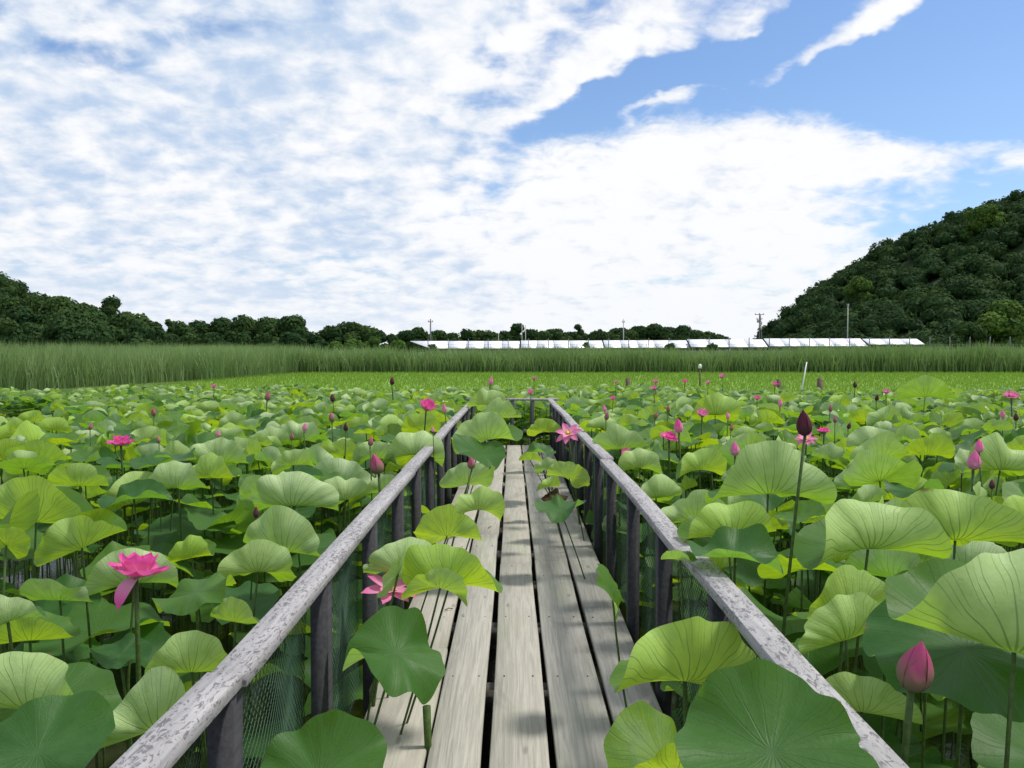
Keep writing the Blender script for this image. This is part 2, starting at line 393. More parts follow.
# ------------------------------------------------------------------ blades (reeds, rice)
def blades(name, P, H, W, mat, seg=3, lean=.25, label=None):
    n = len(P)
    th = rng.uniform(0, 2*math.pi, n); lean_a = rng.uniform(0, lean, n); ld = rng.uniform(0, 2*math.pi, n)
    wx = np.cos(th)*W; wy = np.sin(th)*W
    V = []; pt = []
    for i in range(seg+1):
        t = i/seg; wf = (1-t**1.6)*.5+.02
        cx = P[:, 0]+np.cos(ld)*lean_a*H*t*t; cy = P[:, 1]+np.sin(ld)*lean_a*H*t*t; cz = P[:, 2]+H*t*(1-.12*lean_a*t)
        V.append(np.stack([cx-wx*wf, cy-wy*wf, cz], 1)); V.append(np.stack([cx+wx*wf, cy+wy*wf, cz], 1)); pt += [t, t]
    V = np.stack(V, 1).reshape(-1, 3)
    k = 2*(seg+1); base = np.arange(n)[:, None]*k
    F = np.concatenate([base+np.array([2*i, 2*i+1, 2*i+3, 2*i+2]) for i in range(seg)])
    at_ = {'pt': np.tile(np.array(pt), n), 'tint': np.repeat(rng.uniform(0, 1, n), k)}
    return mesh_np(name, V, F, mat, attrs=at_)
def pts(n, x0, x1, y0, y1, z=0.1):
    return np.stack([rng.uniform(x0, x1, n), rng.uniform(y0, y1, n), np.full(n, z)], 1)
def clumpy(x, y, s=1.3):
    return .5+.25*np.sin(x*s+1.7*np.sin(y*s*.7))+.25*np.sin(y*s*1.3+2.1*np.sin(x*s*.45+1))
# left bed beside the pond
n = 34000; p = pts(n, -34, -18.2, 26, 84); edge = -18.8-1.3*smooth(52, 30, p[:, 1]*1.)-.9*clumpy(p[:, 1], p[:, 0], .6)
edge = np.where(p[:, 1] < 52, edge-1.4, edge)
p = p[p[:, 0] < edge]; dist = -19-p[:, 0]
H = (1.75+.55*rng.uniform(0, 1, len(p))**2+.30*clumpy(p[:, 0], p[:, 1], .9)+.2*clumpy(p[:, 1], p[:, 0], .35)+.006*p[:, 1])
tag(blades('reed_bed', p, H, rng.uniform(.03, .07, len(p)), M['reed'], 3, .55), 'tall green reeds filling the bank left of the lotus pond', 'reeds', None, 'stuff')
# far bed across
n = 42000; p = pts(n, -36, 75, 74, 82); H = 1.75+.75*rng.uniform(0, 1, n)**2+.5*clumpy(p[:, 0], p[:, 1], .8)+.35*clumpy(p[:, 0], p[:, 1], .23)+.01*np.maximum(0, p[:, 0]-20)
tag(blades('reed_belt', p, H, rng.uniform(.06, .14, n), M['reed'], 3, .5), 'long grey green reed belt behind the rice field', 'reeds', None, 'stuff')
# rice
n = 190000; p = pts(n, -22, 70, 29.5, 75, .3); w = rng.uniform(0, 1, n) < np.clip(34/p[:, 1], .35, 1); p = p[w]
p = p[(p[:, 0] > -19) | (p[:, 1] > 60)]; p[:, 2] = .25
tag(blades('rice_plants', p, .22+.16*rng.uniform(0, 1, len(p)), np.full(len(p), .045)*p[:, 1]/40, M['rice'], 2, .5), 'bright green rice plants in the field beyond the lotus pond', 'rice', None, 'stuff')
rf = MB(); rf.add([(-18.5, 31, .40), (72, 31, .40), (72, 75.5, .40), (-18.5, 75.5, .40)], [(0, 1, 2, 3)])
tag(rf.build('rice_field', simple_noise_mat('rice_floor', (.15, .27, .03), (.17, .30, .04), 1.5, .9, .6, .05)), kind='structure')

# ------------------------------------------------------------------ trees
def sphere_pts(n):
    v = rng.normal(size=(n, 3)); return v/np.linalg.norm(v, axis=1)[:, None]
def ico():
    import bmesh
    bm = bmesh.new(); bmesh.ops.create_icosphere(bm, subdivisions=2, radius=1)
    V = np.array([v.co[:] for v in bm.verts]); F = np.array([[v.index for v in f.verts] for f in bm.faces]); bm.free(); return V, F
ICOV, ICOF = ico()
def foliage(lobes, card, per, tints=None):
    """lobes (n,4) centre+radius -> verts, tris, quads, tint"""
    VV, F3, F4, TT, off = [], [], [], [], 0
    for k, (cx, cy, cz, r) in enumerate(lobes):
        t0 = rng.uniform(0, 1) if tints is None else tints[k]
        core = ICOV*(r*.86)*(1+rng.uniform(-.22, .16, len(ICOV)))[:, None]*np.array([1, 1, .85])+np.array([cx, cy, cz])
        VV.append(core); F3.append(ICOF+off); TT.append(np.full(len(core), t0*.8)); off += len(core)
        m = int(per*r*r)
        d = sphere_pts(m); d[:, 2] = np.where(d[:, 2] < -.4, -d[:, 2], d[:, 2])
        rr = r*rng.uniform(.84, 1.12, m)
        c = d*rr[:, None]*np.array([1, 1, .88])+np.array([cx, cy, cz])
        nrm = d+rng.normal(size=(m, 3))*.38; nrm /= np.linalg.norm(nrm, axis=1)[:, None]
        a = np.cross(nrm, rng.normal(size=(m, 3))); a /= np.linalg.norm(a, axis=1)[:, None]+1e-9; b = np.cross(nrm, a)
        s = card*rng.uniform(.5, 1.2, m)[:, None]
        q = np.stack([c-a*s-b*s*.3, c+a*s*.2-b*s*.8, c+a*s+b*s*.3, c-a*s*.1+b*s*.8], 1).reshape(-1, 3)
        VV.append(q); F4.append(np.arange(4*m).reshape(m, 4)+off); off += 4*m
        TT.append(np.repeat(np.clip(t0+rng.uniform(-.3, .3, m), 0, 1), 4))
    return np.vstack(VV), np.vstack(F3), np.vstack(F4), np.concatenate(TT)
def tree(name, x, y, H, Rc, label, cat='tree', group=None, mat='crown', z0=.1, card=.38, n_l=13, flat=1., bare=.0, trunk_h=None):
    t = empty(name, (x, y, z0), label, cat, group)
    th = trunk_h or H*.45
    L = []
    for i in range(n_l):
        a = rng.uniform(0, 2*math.pi); q = math.sqrt(rng.uniform(0, 1)); h = rng.uniform(0, 1)
        rad = Rc*(.85*math.sqrt(max(0, 1-h*h*.9))+.02)
        lr = Rc*rng.uniform(.28, .46)
        zz = lr*.7+bare*H+(H-bare*H-lr*1.6)*h
        L.append((math.cos(a)*q*rad, math.sin(a)*q*rad*.8, zz*flat if flat != 1 else zz, lr))
    L.append((0, 0, H-Rc*.36, Rc*.38)); L = np.array(L)
    V, F3, F4, T = foliage(L, card*.72, 95*(.4/card)**1.3)
    mesh_np('crown', V, [F3, F4], M[mat], t, attrs={'tint': T})
    b = MB(); p0 = np.array([[0, 0, 0], [rng.uniform(-.2, .2), 0, th*.5], [rng.uniform(-.3, .3), 0, H*.7]])
    b.tube(p0, [.028*H+.04, .02*H+.03, .03], 7)
    for i in range(4):
        e = L[rng.integers(0, len(L))]; b.tube([p0[1]*.9, (p0[1]+e[:3])/2+[0, 0, .2], e[:3]], [.012*H, .009*H, .02], 5)
    b.build('trunk', M['bark'], t)
    return t
def treeline(lst, Yd, group, label, spread=4, **kw):
    for px, py in lst:
        y = Yd+rng.uniform(-spread, spread); P = at(px, py, y); H = P.z-.1
        tree('broadleaf_tree', P.x, y, H, max(2.8, H*rng.uniform(.52, .64)), label, group=group, **kw)
# ------------------------------------------------------------------ hills with forest
def hill(name, ridge_px, Yr, Yf, tree_h, xr, label, spacing, rad, seed_t, top_cut=0):
    rp = np.array([[(at(px, py, Yr)).x, at(px, py, Yr).z] for px, py in ridge_px])
    def hz(x, y):
        r = np.maximum(np.interp(x, rp[:, 0], rp[:, 1])-tree_h, 0)
        t = np.clip((y-Yf)/(Yr-Yf), 0, 1); f = np.sin(t*math.pi/2)**1.0
        back = np.clip((y-Yr)/(Yr-Yf), 0, 1)
        wob = 1+.06*np.sin(x*.11+y*.07)+.05*np.sin(x*.05-y*.13)
        return r*f*(1-.9*back**1.5)*np.where(t < .98, wob, 1)
    xs = np.linspace(xr[0], xr[1], 50); ys = np.linspace(Yf, 2*Yr-Yf, 40); X, Y = np.meshgrid(xs, ys); Z = hz(X, Y)-.15
    i = np.arange(X.size).reshape(X.shape); F = np.stack([i[:-1, :-1], i[:-1, 1:], i[1:, 1:], i[1:, :-1]], -1).reshape(-1, 4)
    tag(mesh_np(name, np.stack([X, Y, Z], -1).reshape(-1, 3), F, M['soil'], smooth=True), kind='structure')
    L = []; T = []
    y = Yf
    while y < Yr+spacing*2.5:
        x = xr[0]
        while x < xr[1]:
            jx = x+rng.uniform(-.45, .45)*spacing; jy = y+rng.uniform(-.45, .45)*spacing
            z = float(hz(np.array(jx), np.array(jy)))
            if z > .3 and abs(jx) < jy*.66+6:
                r = rad*rng.uniform(.55, 1.35)
                tt = rng.uniform(0, .6)+(.5 if rng.uniform() < .07 else 0)
                for q in range(2):
                    L.append((jx+rng.uniform(-.5, .5)*r*q, jy+rng.uniform(-.5, .5)*r*q, z+tree_h-r*.95+rng.uniform(-.8, .5)*(1+q), r*(1-.3*q))); T.append(min(1, tt))
            x += spacing
        y += spacing
    V, F3, F4, TT = foliage(np.array(L), .40, 22, T)
    tag(mesh_np('forest', V, [F3, F4], M['crown'], attrs={'tint': TT}), label, 'forest', None, 'stuff')
    return hz
hz = hill('hill', [(762, 340), (770, 334), (785, 316), (800, 303), (820, 287), (850, 264), (880, 247), (905, 237), (930, 231), (945, 221), (975, 207), (1000, 195), (1024, 190), (1100, 172), (1200, 165)],
     215, 150, 3.8, (62, 175), 'dark wooded hillside rising to the upper right beyond the solar panels', 3.9, 2.7, 1)
hill('hill', [(-300, 250), (-100, 245), (-20, 262), (0, 273), (12, 284), (30, 296), (60, 318), (100, 345)], 260, 210, 6, (-250, -125), 'dark wooded hill peak at the far left edge', 6, 3.6, 2)

GL = 'trees of the left woodland belt'; GC = 'trees of the low far belt behind the solar panels'
LL = 'dark green broadleaf tree merging into the woodland belt left of the solar panels'
LC = 'small dark tree in the distant belt behind the solar panels'
treeline([(-20, 290), (12, 296), (38, 293), (62, 296), (84, 303)], 135, GL, LL, card=.42, n_l=16)
treeline([(125, 312), (142, 318), (157, 328)], 128, GL, LL, card=.42)
treeline([(0, 318), (30, 322), (58, 318), (85, 322), (110, 326), (135, 332)], 112, GL, LL, card=.38, mat='crown', spread=2)
treeline([(178, 321), (198, 320), (222, 318), (243, 315), (266, 317), (280, 324)], 140, GL, LL, card=.42, spread=3)
treeline([(190, 333), (215, 332), (240, 333), (265, 333), (288, 332), (312, 332), (170, 333)], 124, GL, LL, card=.38, spread=2)
treeline([(330, 326), (346, 322), (362, 325), (378, 330), (392, 334)], 150, GL, LL, card=.42, spread=3)
P = at(112, 296, 140); tree('pine_tree', P.x, 140, P.z-.1, 3.8, 'flat topped tree standing above the left woodland skyline', card=.35, bare=.35, n_l=12)
P = at(296, 315, 132); tree('broadleaf_tree', P.x, 132, P.z-.1, 3.9, 'tallest round crowned tree in the belt between left hill and solar panels', card=.4, n_l=16)
P = at(168, 319, 126); tree('young_tree', P.x, 126, P.z-.1, 1.3, 'thin pointed tree in the notch right of the left wooded slope', card=.3, n_l=7)
treeline([(405, 331), (418, 327)] + [(x, 331+2.*math.sin(x*.21)-1.5*math.sin(x*.083)) for x in range(440, 640, 13)], 205, GC, LC, card=.5, spread=3, n_l=10)
treeline([(640, 326), (655, 324), (668, 327), (684, 325), (697, 330), (708, 331), (718, 334), (600, 330), (626, 330)], 200, GC, LC, card=.5, spread=3, n_l=11)
P = at(519, 323, 198); tree('pine_tree', P.x, 198, P.z-.1, 3.2, 'slightly taller dark tree behind the twin white poles', card=.4, bare=.3, n_l=9)
P = at(578, 324, 198); tree('young_tree', P.x, 198, P.z-.1, 2.4, 'narrow tree poking above the far belt behind the solar panels', card=.35, n_l=6)
for i, (px, py, r, lab) in enumerate([(352, 338, 1.9, 'pale green bushy shrub above the reeds left of the solar panels'), (375, 336, 1.8, 'feathery light green shrub next to the left end of solar panels'), (396, 340, 1.6, 'low green shrub touching the left end of the solar panels'), (335, 341, 1.5, 'small shrub leftmost of those above the central reeds')]):
    P = at(px, py, 92); tree('shrub', P.x, 92, P.z-.1, r, lab, 'shrub', mat='crown_light', card=.22, n_l=9, z0=.1)
for i, (px, py, r, lab) in enumerate([(586, 342, 1.0, 'small bush in front of the solar panels at centre'), (672, 343, 1.2, 'low dark bush overlapping the bottom edge of the solar panels'), (433, 344, .8, 'tiny bush before the left end of the solar panels'), (712, 343, .9, 'bush before solar panels near the lattice pylon')]):
    P = at(px, py, 96); tree('shrub', P.x, 96, P.z-1.2, r, lab, 'shrub', mat='crown', card=.2, n_l=7, z0=1.2)
P = at(1003, 300, 140); tree('broadleaf_tree', P.x, 140, P.z-.1, 5.6, 'rounded bright green tree at the hill foot on right edge', card=.5, n_l=18, mat='crown_light')
P = at(968, 322, 138); tree('broadleaf_tree', P.x, 138, P.z-.1, 3.6, 'low green tree at the hill foot left of the rounded one', card=.45, n_l=12)
x_, y_ = at(984, 250, 196).x, 196; z_ = float(hz(np.array(x_), np.array(196.)))
tree('flowering_tree', x_, y_, 8.2, 5., 'yellow green blossoming tree high on the right hillside', card=.5, n_l=14, mat='crown_light', z0=z_)
x_, y_ = at(858, 283, 190).x, 190; z_ = float(hz(np.array(x_), np.array(190.)))
tree('bamboo_clump', x_, y_, 8.0, 4.2, 'light green feathery bamboo patch on the lower right hillside', cat='bamboo', card=.4, n_l=12, mat='crown_light', z0=z_)

# ------------------------------------------------------------------ solar panels, fence, poles
def solar(px0, px1, pt_, pb, Yd, label, slant=False):
    a = at(px0, pb, Yd); b = at(px1, pb, Yd); top = at(px0, pt_, Yd+2.4).z
    w = b.x-a.x; cx = (a.x+b.x)/2
    t = empty('solar_array', (cx, Yd, 1.3), label, 'solar panels', 'rows of solar panels behind the reeds')
    z0 = a.z-1.3; z1 = top-1.3
    m = MB(); x0, x1 = -w/2, w/2
    xl = x0-(2.9 if slant else 0)
    n = max(1, int(w/2))
    for i in range(n):
        u0 = x0+w*i/n+.02; u1 = x0+w*(i+1)/n-.02; s0 = xl if (slant and i == 0) else u0
        m.add([(u0, 0, z0), (u1, 0, z0), (u1, 2.4, z1), (s0, 2.4, z1), (u0, 0, z0-.04), (u1, 0, z0-.04), (u1, 2.4, z1-.04), (s0, 2.4, z1-.04)],
              [(0, 1, 2, 3), (7, 6, 5, 4), (0, 4, 5, 1), (1, 5, 6, 2), (2, 6, 7, 3), (3, 7, 4, 0)])
    m.build('panel', M['panel'], t)
    f = MB()
    for i in range(int(w/3)+1):
        x = x0+.3+(w-.6)*i/max(1, int(w/3))
        f.box((x-.05, .3, 0), (x+.05, .4, z0+.02)); f.box((x-.05, 2.0, 0), (x+.05, 2.1, z1-.25))
    f.box((x0, .28, z0-.16), (x1, .42, z0-.06))
    f.build('rack', M['pole_dark'], t)
solar(430, 520, 341, 348.2, 108, 'leftmost solar panel row with slanted end above the reeds', True)
solar(521, 604, 340.5, 348, 107, 'second solar panel row from left, pale blue, before the twin white poles')
solar(605, 690, 340.3, 347.6, 108, 'third solar panel row from left below the wooded hump')
solar(691, 768, 339.4, 346.8, 107, 'solar panel row directly below the lattice pylon')
solar(769, 868, 338.5, 346.0, 108, 'solar panel row in front of the left foot of the wooded hill')
solar(869, 925, 338.8, 344.2, 118, 'rightmost and lowest looking solar panel row at the hill foot')
f = empty('wire_fence', (20, 101, 1.2), 'thin dark wire fence standing before the solar panels', 'fence')
xa, xb = at(428, 350, 101).x, at(1030, 350, 101).x; k = 31
w_ = MB()
for i in range(k):
    x = xa+(xb-xa)*i/(k-1)-20; q = MB(); top = at(0, 339-2.5*i/k, 101).z-1.2
    q.tube([(x, 0, 0), (x, 0, top*.6), (x+rng.uniform(-.03, .03), 0, top)], .055, 6); q.build('fence_post', M['pole_dark'], f)
for z in (.5, .9, 1.3, 1.7, 2.1): w_.tube([(xa-20, 0, z), (0, 0, z-.03), (xb-20, 0, z)], .012 if z > .6 else .02, 4)
w_.box((xa-20, .03, .9), (xb-20, .06, 1.32)); w_.build('wire', M['pole_dark'], f)

def pole(px, ptop, Yd, label, mat='pole', r=.13, arms=(), name='utility_pole', z0=None):
    P = at(px, ptop, Yd); z0 = .1 if z0 is None else z0; H = P.z-z0
    t = empty(name, (P.x, Yd, z0), label, 'pole')
    m = MB(); m.tube([(0, 0, 0), (0, 0, H*.5), (0, 0, H)], [r, r*.85, r*.7], 8); m.build('pole', M[mat], t)
    for (dz, w) in arms:
        a = MB(); a.box((-w/2, -.06, H-dz-.06), (w/2, .06, H-dz+.06))
        for sx in (-1, 0, 1): a.tube([(sx*w*.42, 0, H-dz+.06), (sx*w*.42, 0, H-dz+.28)], .05, 6)
        a.build('crossarm', M['pole_dark'], t)
    return t, H
pole(430.5, 319, 150, 'short dark utility pole at left end of the solar panels', 'pole_dark', .16, [(.5, .9)])
pole(522, 324, 160, 'left pole of the white pair behind the solar panels', 'pole', .10)
pole(525.5, 325, 160, 'right pole of the white pair behind the solar panels', 'pole', .10)
pole(498.5, 333, 160, 'thin short pale pole left of the white pair', 'pole', .07)
pole(623.5, 319, 160, 'slim grey pole behind solar panels, left of the wooded hump', 'pole', .12, [(.6, .5)])
pole(848, 304, 140, 'plain grey lamp pole standing before the wooded hillside', 'pole', .11, [(.25, .5)])
zz = float(hz(np.array(at(1001, 300, 175).x), np.array(175.)))
pole(1001, 283, 172, 'grey utility pole half hidden among trees on the right hillside', 'pole', .13, [(.5, 1.9), (1.4, 1.4)], z0=zz)
t, H = pole(759.5, 313, 165, 'tall double utility pole with transformers left of the wooded hill', 'pole_dark', .14, [(.3, 1.9), (1.2, 1.2)], 'power_pole')
m = MB(); m.tube([(.5, 0, 0), (.45, 0, H*.5), (.15, 0, H-.2)], .1, 6)
for z in np.arange(1, H-1.5, .9): m.tube([(0, 0, z), (.48-.35*z/H, 0, z+.6)], .035, 4)
m.build('brace', M['pole_dark'], t)
m = MB()
for (x, z) in ((.35, H-2.3), (-.3, H-1.9), (.35, H-3.4)): m.tube([(x, 0, z), (x, 0, z+.7)], .2, 8)
m.build('transformer', M['pole'], t)

def stake(px, py, Yd, h_px, r, label, cap=None, mat='stake', lean=0, name='stake'):
    P = at(px, py, Yd); h = P.z-.2
    t = empty(name, (P.x, Yd, .2), label, 'stake')
    m = MB(); m.tube([(0, 0, 0), (lean*.5, 0, h*.5), (lean, 0, h)], [r, r, r*.9], 8); m.build('shaft', M[mat], t)
    if cap:
        m = MB(); m.tube([(lean, 0, h-.02), (lean, 0, h+.12), (lean, 0, h+.2)], [r*1.9, r*1.9, r*1.1], 8); m.build('cap', M[cap], t)
stake(700, 368, 42, 0, .045, 'brown stake with white cap in the rice field', 'white')
stake(628, 378, 29.5, 0, .09, 'short dark post at pond edge left of the white capped stake', None, 'stake', name='bollard')
stake(779, 379, 29.5, 0, .09, 'dark post at pond edge, middle of three', None, 'stake', name='bollard')
stake(820, 378, 27.5, 0, .10, 'dark post at pond edge, right of the thin white stick', None, 'stake', name='bollard')
stake(799, 362, 27, 0, .022, 'thin white stick leaning at far edge of the lotus pond', None, 'white', .25, name='marker_stick')

# ------------------------------------------------------------------ boardwalk
DZ = .5
bw = empty('boardwalk', (0, 7, 0), 'weathered grey plank boardwalk running straight through the lotus pond', 'boardwalk')
edges = [(-.615, -.332), (-.317, -.112), (-.080, .142), (.166, .400), (.420, .635)]
joints = [[-.5, 4.2, 9.3, 13.75], [-.5, 2.0, 6.9, 13.75], [-.5, 5.9, 10.1, 13.75], [-.5, 6.0, 11.2, 13.75], [-.5, 4.9, 9.8, 13.75]]
for (x0, x1), js in zip(edges, joints):
    for a, b in zip(js[:-1], js[1:]):
        m = MB(); e = rng.uniform(-.004, .004, 4); dz = rng.uniform(-.003, .003)
        n = 8; prs = []
        for i in range(n+1):
            yy = a+.004+(b-a-.008)*i/n; wob = .003*math.sin(yy*2.1+x0*9); sag = .002*math.sin(yy*1.7+x0*20)
            l, r_ = x0+e[0]+wob, x1+e[1]+wob; z1 = DZ+dz+sag; z0 = z1-.04; ch = .005
            prs.append([(l, yy-7, z0), (r_, yy-7, z0), (r_, yy-7, z1-ch), (r_-ch, yy-7, z1), (l+ch, yy-7, z1), (l, yy-7, z1-ch)])
        V = np.array(prs).reshape(-1, 3); F = []
        for i in range(n):
            for j in range(6): F.append((i*6+j, i*6+(j+1) % 6, (i+1)*6+(j+1) % 6, (i+1)*6+j))
        m.add(V, F+[(0, 5, 4, 3), (0, 3, 2, 1), (n*6, n*6+1, n*6+2, n*6+3), (n*6, n*6+3, n*6+4, n*6+5)])
        pl = m.build('plank', M['deck'], bw)
        # nail heads over each joist
        nb = MB()
        for jy in np.arange(0.3, 13.8, .88):
            if a+.05 < jy < b-.05:
                for fx in (.2, .8):
                    x = x0+(x1-x0)*fx; nb.tube([(x, jy-7, DZ+dz-.002), (x, jy-7, DZ+dz+.0035)], .0045, 7)
        nb.build('nails', M['pole_dark'], pl)
for jy in np.arange(0.3, 13.8, .88):
    m = MB(); m.box((-.66, jy-7-.045, DZ-.15), (.66, jy-7+.045, DZ-.046)); m.build('joist', M['joist' if int(jy*10) % 3 else 'deck'], bw)
for x in (-.56, .56):
    m = MB(); m.box((x-.04, -7.4, DZ-.28), (x+.04, 6.7, DZ-.153)); m.build('beam', M['joist'], bw)

def railing(side, ys, breaks, label):
    t = empty('railing', (side*.68, 7, 0), label, 'railing', 'railings of the boardwalk')
    RZ = 1.25
    for a, b, dx0, dz0, dx1, dz1 in breaks:
        n = 10; prs = []
        ph = rng.uniform(0, 6)
        for i in range(n+1):
            f = i/n; yy = a+(b-a)*f-7; wx = dx0+(dx1-dx0)*f+.004*math.sin(f*5+ph); wz = dz0+(dz1-dz0)*f+.003*math.sin(f*7+ph)
            l, r_ = -.042+wx, .042+wx; z1 = RZ+wz; z0 = z1-.036; c = .0015
            prs.append([(l+c, yy, z0), (r_-c, yy, z0), (r_, yy, z0+c), (r_, yy, z1-c), (r_-c, yy, z1), (l+c, yy, z1), (l, yy, z1-c), (l, yy, z0+c)])
        V = np.array(prs).reshape(-1, 3); F = [(i*8+j, i*8+(j+1) % 8, (i+1)*8+(j+1) % 8, (i+1)*8+j) for i in range(n) for j in range(8)]
        k = n*8; F += [(0, 7, 6, 5), (0, 5, 4, 1), (1, 4, 3, 2), (k, k+1, k+4, k+5), (k, k+5, k+6, k+7), (k+1, k+2, k+3, k+4)]
        m = MB(); m.add(V, F); m.build('handrail', M['rail'], t)
    for i, y in enumerate(ys):
        m = MB(); x = rng.uniform(-.006, .006); M4 = Matrix.Rotation(rng.uniform(-.015, .015), 4, 'Y')
        m.box((x-.031, y-7-.036, -.3), (x+.031, y-7+.036, RZ-.040), None); m.build('post', M['post'], t)
    for a, b in zip(ys[:-1], ys[1:]):
        V4 = []; cell = .032; H0, H1 = .42, 1.19
        L = b-a-.09; h = H1-H0; m = MB(); x = side*.040
        for s_ in (-1, 1):
            q = -h
            while q < L:
                # line y = q + t*h, z = H0 + t*h  clipped to the bay
                t0 = max(0, -q/h); t1 = min(1, (L-q)/h)
                if t1 > t0+.03:
                    P = []
                    for f in np.linspace(t0, t1, 5):
                        yy = q+f*h; z = H0+f*h if s_ > 0 else H1-f*h
                        P.append((x+side*(.02*math.sin(yy*7+a)*math.sin(math.pi*(z-H0)/h)), a+.045+yy-7, z+.012*math.sin(yy*9)))
                    P = np.array(P); w = .0019
                    V = np.concatenate([P+[0, w, w*.5], P+[0, -w, w*.5], P+[w, 0, -w]]).reshape(3, 5, 3)
                    V = V.transpose(1, 0, 2).reshape(-1, 3)
                    m.add(V, [(i*3+j, i*3+(j+1) % 3, (i+1)*3+(j+1) % 3, (i+1)*3+j) for i in range(4) for j in range(3)])
                q += cell
        m.build('netting', M['net'], t)
    return t
ysL = [1.0, 1.95]+[2.95+.97*i for i in range(11)]+[14.15]
ysR = [.8, 1.75, 2.7, 3.66, 4.6, 5.6, 6.45]+[7.4+.96*i for i in range(7)]+[14.15]
railing(-1, ysL, [(.4, 1.94, -.012, .004, -.006, 0), (1.944, 5.4, .006, -.004, .002, .004), (5.404, 9.4, -.006, 0, .004, .006), (9.404, 14.12, .002, .002, .03, 0)], 'left wooden railing of the boardwalk with flaking grey handrail and netting')
railing(1, ysR, [(.4, 3.1, .012, 0, 0, .004), (3.104, 5.95, .0, 0, -.004, .002), (5.954, 9.9, .006, .008, -.008, -.004), (9.904, 14.12, -.004, 0, -.03, 0)], 'right wooden railing of the boardwalk with flaking grey handrail and netting')
t = empty('end_railing', (0, 14.28, 0), 'low crosswise railing closing the far end of the boardwalk', 'railing', 'railings of the boardwalk')
m = MB(); m.box((-.80, -.042, 1.215), (.80, .042, 1.255)); m.build('handrail', M['rail'], t)
for x in (-.35, 0, .35):
    m = MB(); m.box((x-.035, -.035, -.3), (x+.035, .035, 1.21)); m.build('post', M['post'], t)
m = MB(); m.box((-.64, -.02, .62), (.64, .015, .70)); m.build('cross_board', M['post'], t)

# ------------------------------------------------------------------ lotus leaves
def profile(a0, K, R_, n=30):
    s = np.linspace(0, R_, n+1); al = a0*(1-np.exp(-s/(.14*R_)))+K*(s/R_)
    m = (al[1:]+al[:-1])/2; ds = R_/n
    return s, np.concatenate([[0], np.cumsum(np.cos(m)*ds)]), np.concatenate([[0], np.cumsum(np.sin(m)*ds)])
def leaf_verts(Rl, aN, kN, aF, kF, yaw, tx, ty, nr, ns, wave=.06, ruff=.012, cup=0., g=None):
    g = g or rng
    th = np.arange(ns)*2*math.pi/ns; rr = (np.arange(1, nr+1)/nr)**.9
    ph = g.uniform(0, 6.28, 8)
    edge = 1+.055*np.sin(2*th+ph[0])+.045*np.sin(3*th+ph[1])+.02*np.sin(7*th+ph[2])+.012*np.sin(13*th+ph[3])
    # small notch where the leaf's two lobes meet
    nt = ph[4]; dth = np.abs((th-nt+math.pi) % (2*math.pi)-math.pi); edge = edge-.10*np.exp(-(dth/.10)**2)
    r = rr[:, None]*Rl*edge[None]; u = rr[:, None]*np.cos(th)[None]; v = rr[:, None]*np.sin(th)[None]
    x = r*np.cos(th); y = r*np.sin(th)
    w = wave*Rl*rr[:, None]**2.2*(np.sin(2*th+ph[5])+.7*np.sin(3*th+ph[6])+.55*np.sin(5*th+ph[7])+.3*np.sin(8*th+ph[0]))[None]
    w = w+ruff*Rl*rr[:, None]**1.3*np.cos(20*th)[None]+ruff*1.6*Rl*rr[:, None]**5*np.sin(11*th+ph[3]*3)[None]+cup*Rl*(rr[:, None]**2)
    cxx, twist, ph9 = g.uniform(-.30, .22), g.uniform(-.35, .35), g.uniform(0, 6.28)
    fr = g.integers(8, 14); w = w+g.uniform(.012, .032)*Rl*rr[:, None]**6*np.sin(fr*th+ph9)[None]+cxx*Rl*(x/Rl)**2+twist*.5*Rl*(x/Rl)*(np.abs(y)/Rl)**1.5
    sN, yN, zN = profile(aN, kN, Rl*1.12); sF, yF, zF = profile(aF, kF, Rl*1.12)
    a = np.abs(y); near = y < 0
    yy = np.where(near, -np.interp(a, sN, yN), np.interp(a, sF, yF)); zz = np.where(near, np.interp(a, sN, zN), np.interp(a, sF, zF))
    # offset w along the local normal
    e = 1e-3*Rl
    an = aN*(1-np.exp(-a/(.14*Rl)))+kN*a/Rl; af = aF*(1-np.exp(-a/(.14*Rl)))+kF*a/Rl
    ny = np.where(near, np.sin(an), -np.sin(af)); nz = np.where(near, np.cos(an), np.cos(af))
    V = np.stack([x, yy+ny*w, zz+nz*w], -1).reshape(-1, 3)
    V = np.vstack([[0, 0, 0], V]); UV = np.vstack([[0, 0], np.stack([u, v], -1).reshape(-1, 2)])
    Rm = (Matrix.Rotation(yaw, 3, 'Z') @ Matrix.Rotation(ty, 3, 'Y') @ Matrix.Rotation(tx, 3, 'X'))
    return V @ np.array(Rm).T, UV
_fc = {}
def leaf_faces(nr, ns):
    if (nr, ns) not in _fc:
        j = np.arange(ns); f3 = np.stack([np.zeros(ns, int), 1+j, 1+(j+1) % ns], 1)
        f4 = np.concatenate([np.stack([1+i*ns+j, 1+(i+1)*ns+j, 1+(i+1)*ns+(j+1) % ns, 1+i*ns+(j+1) % ns], 1) for i in range(nr-1)])
        _fc[(nr, ns)] = (f3, f4)
    return _fc[(nr, ns)]
def stem_pts(P, base, n=5, bow=.05):
    P = np.array(P, float); B = np.array(base, float); a = rng.uniform(0, 6.28); d = np.array([math.cos(a), math.sin(a), 0])*bow
    return np.array([B+(P-B)*f+d*math.sin(math.pi*f) for f in np.linspace(0, 1, n)])

heroes = []      # dict(px,py,Y,R,...)
def hero(px, py, Y, wpx, kind, yaw=0, tint=.5, label=None, **kw):
    heroes.append(dict(px=px, py=py, Y=Y, R=wpx*.5*Y/FPX, kind=kind, yaw=yaw, tint=tint, label=label, **kw))
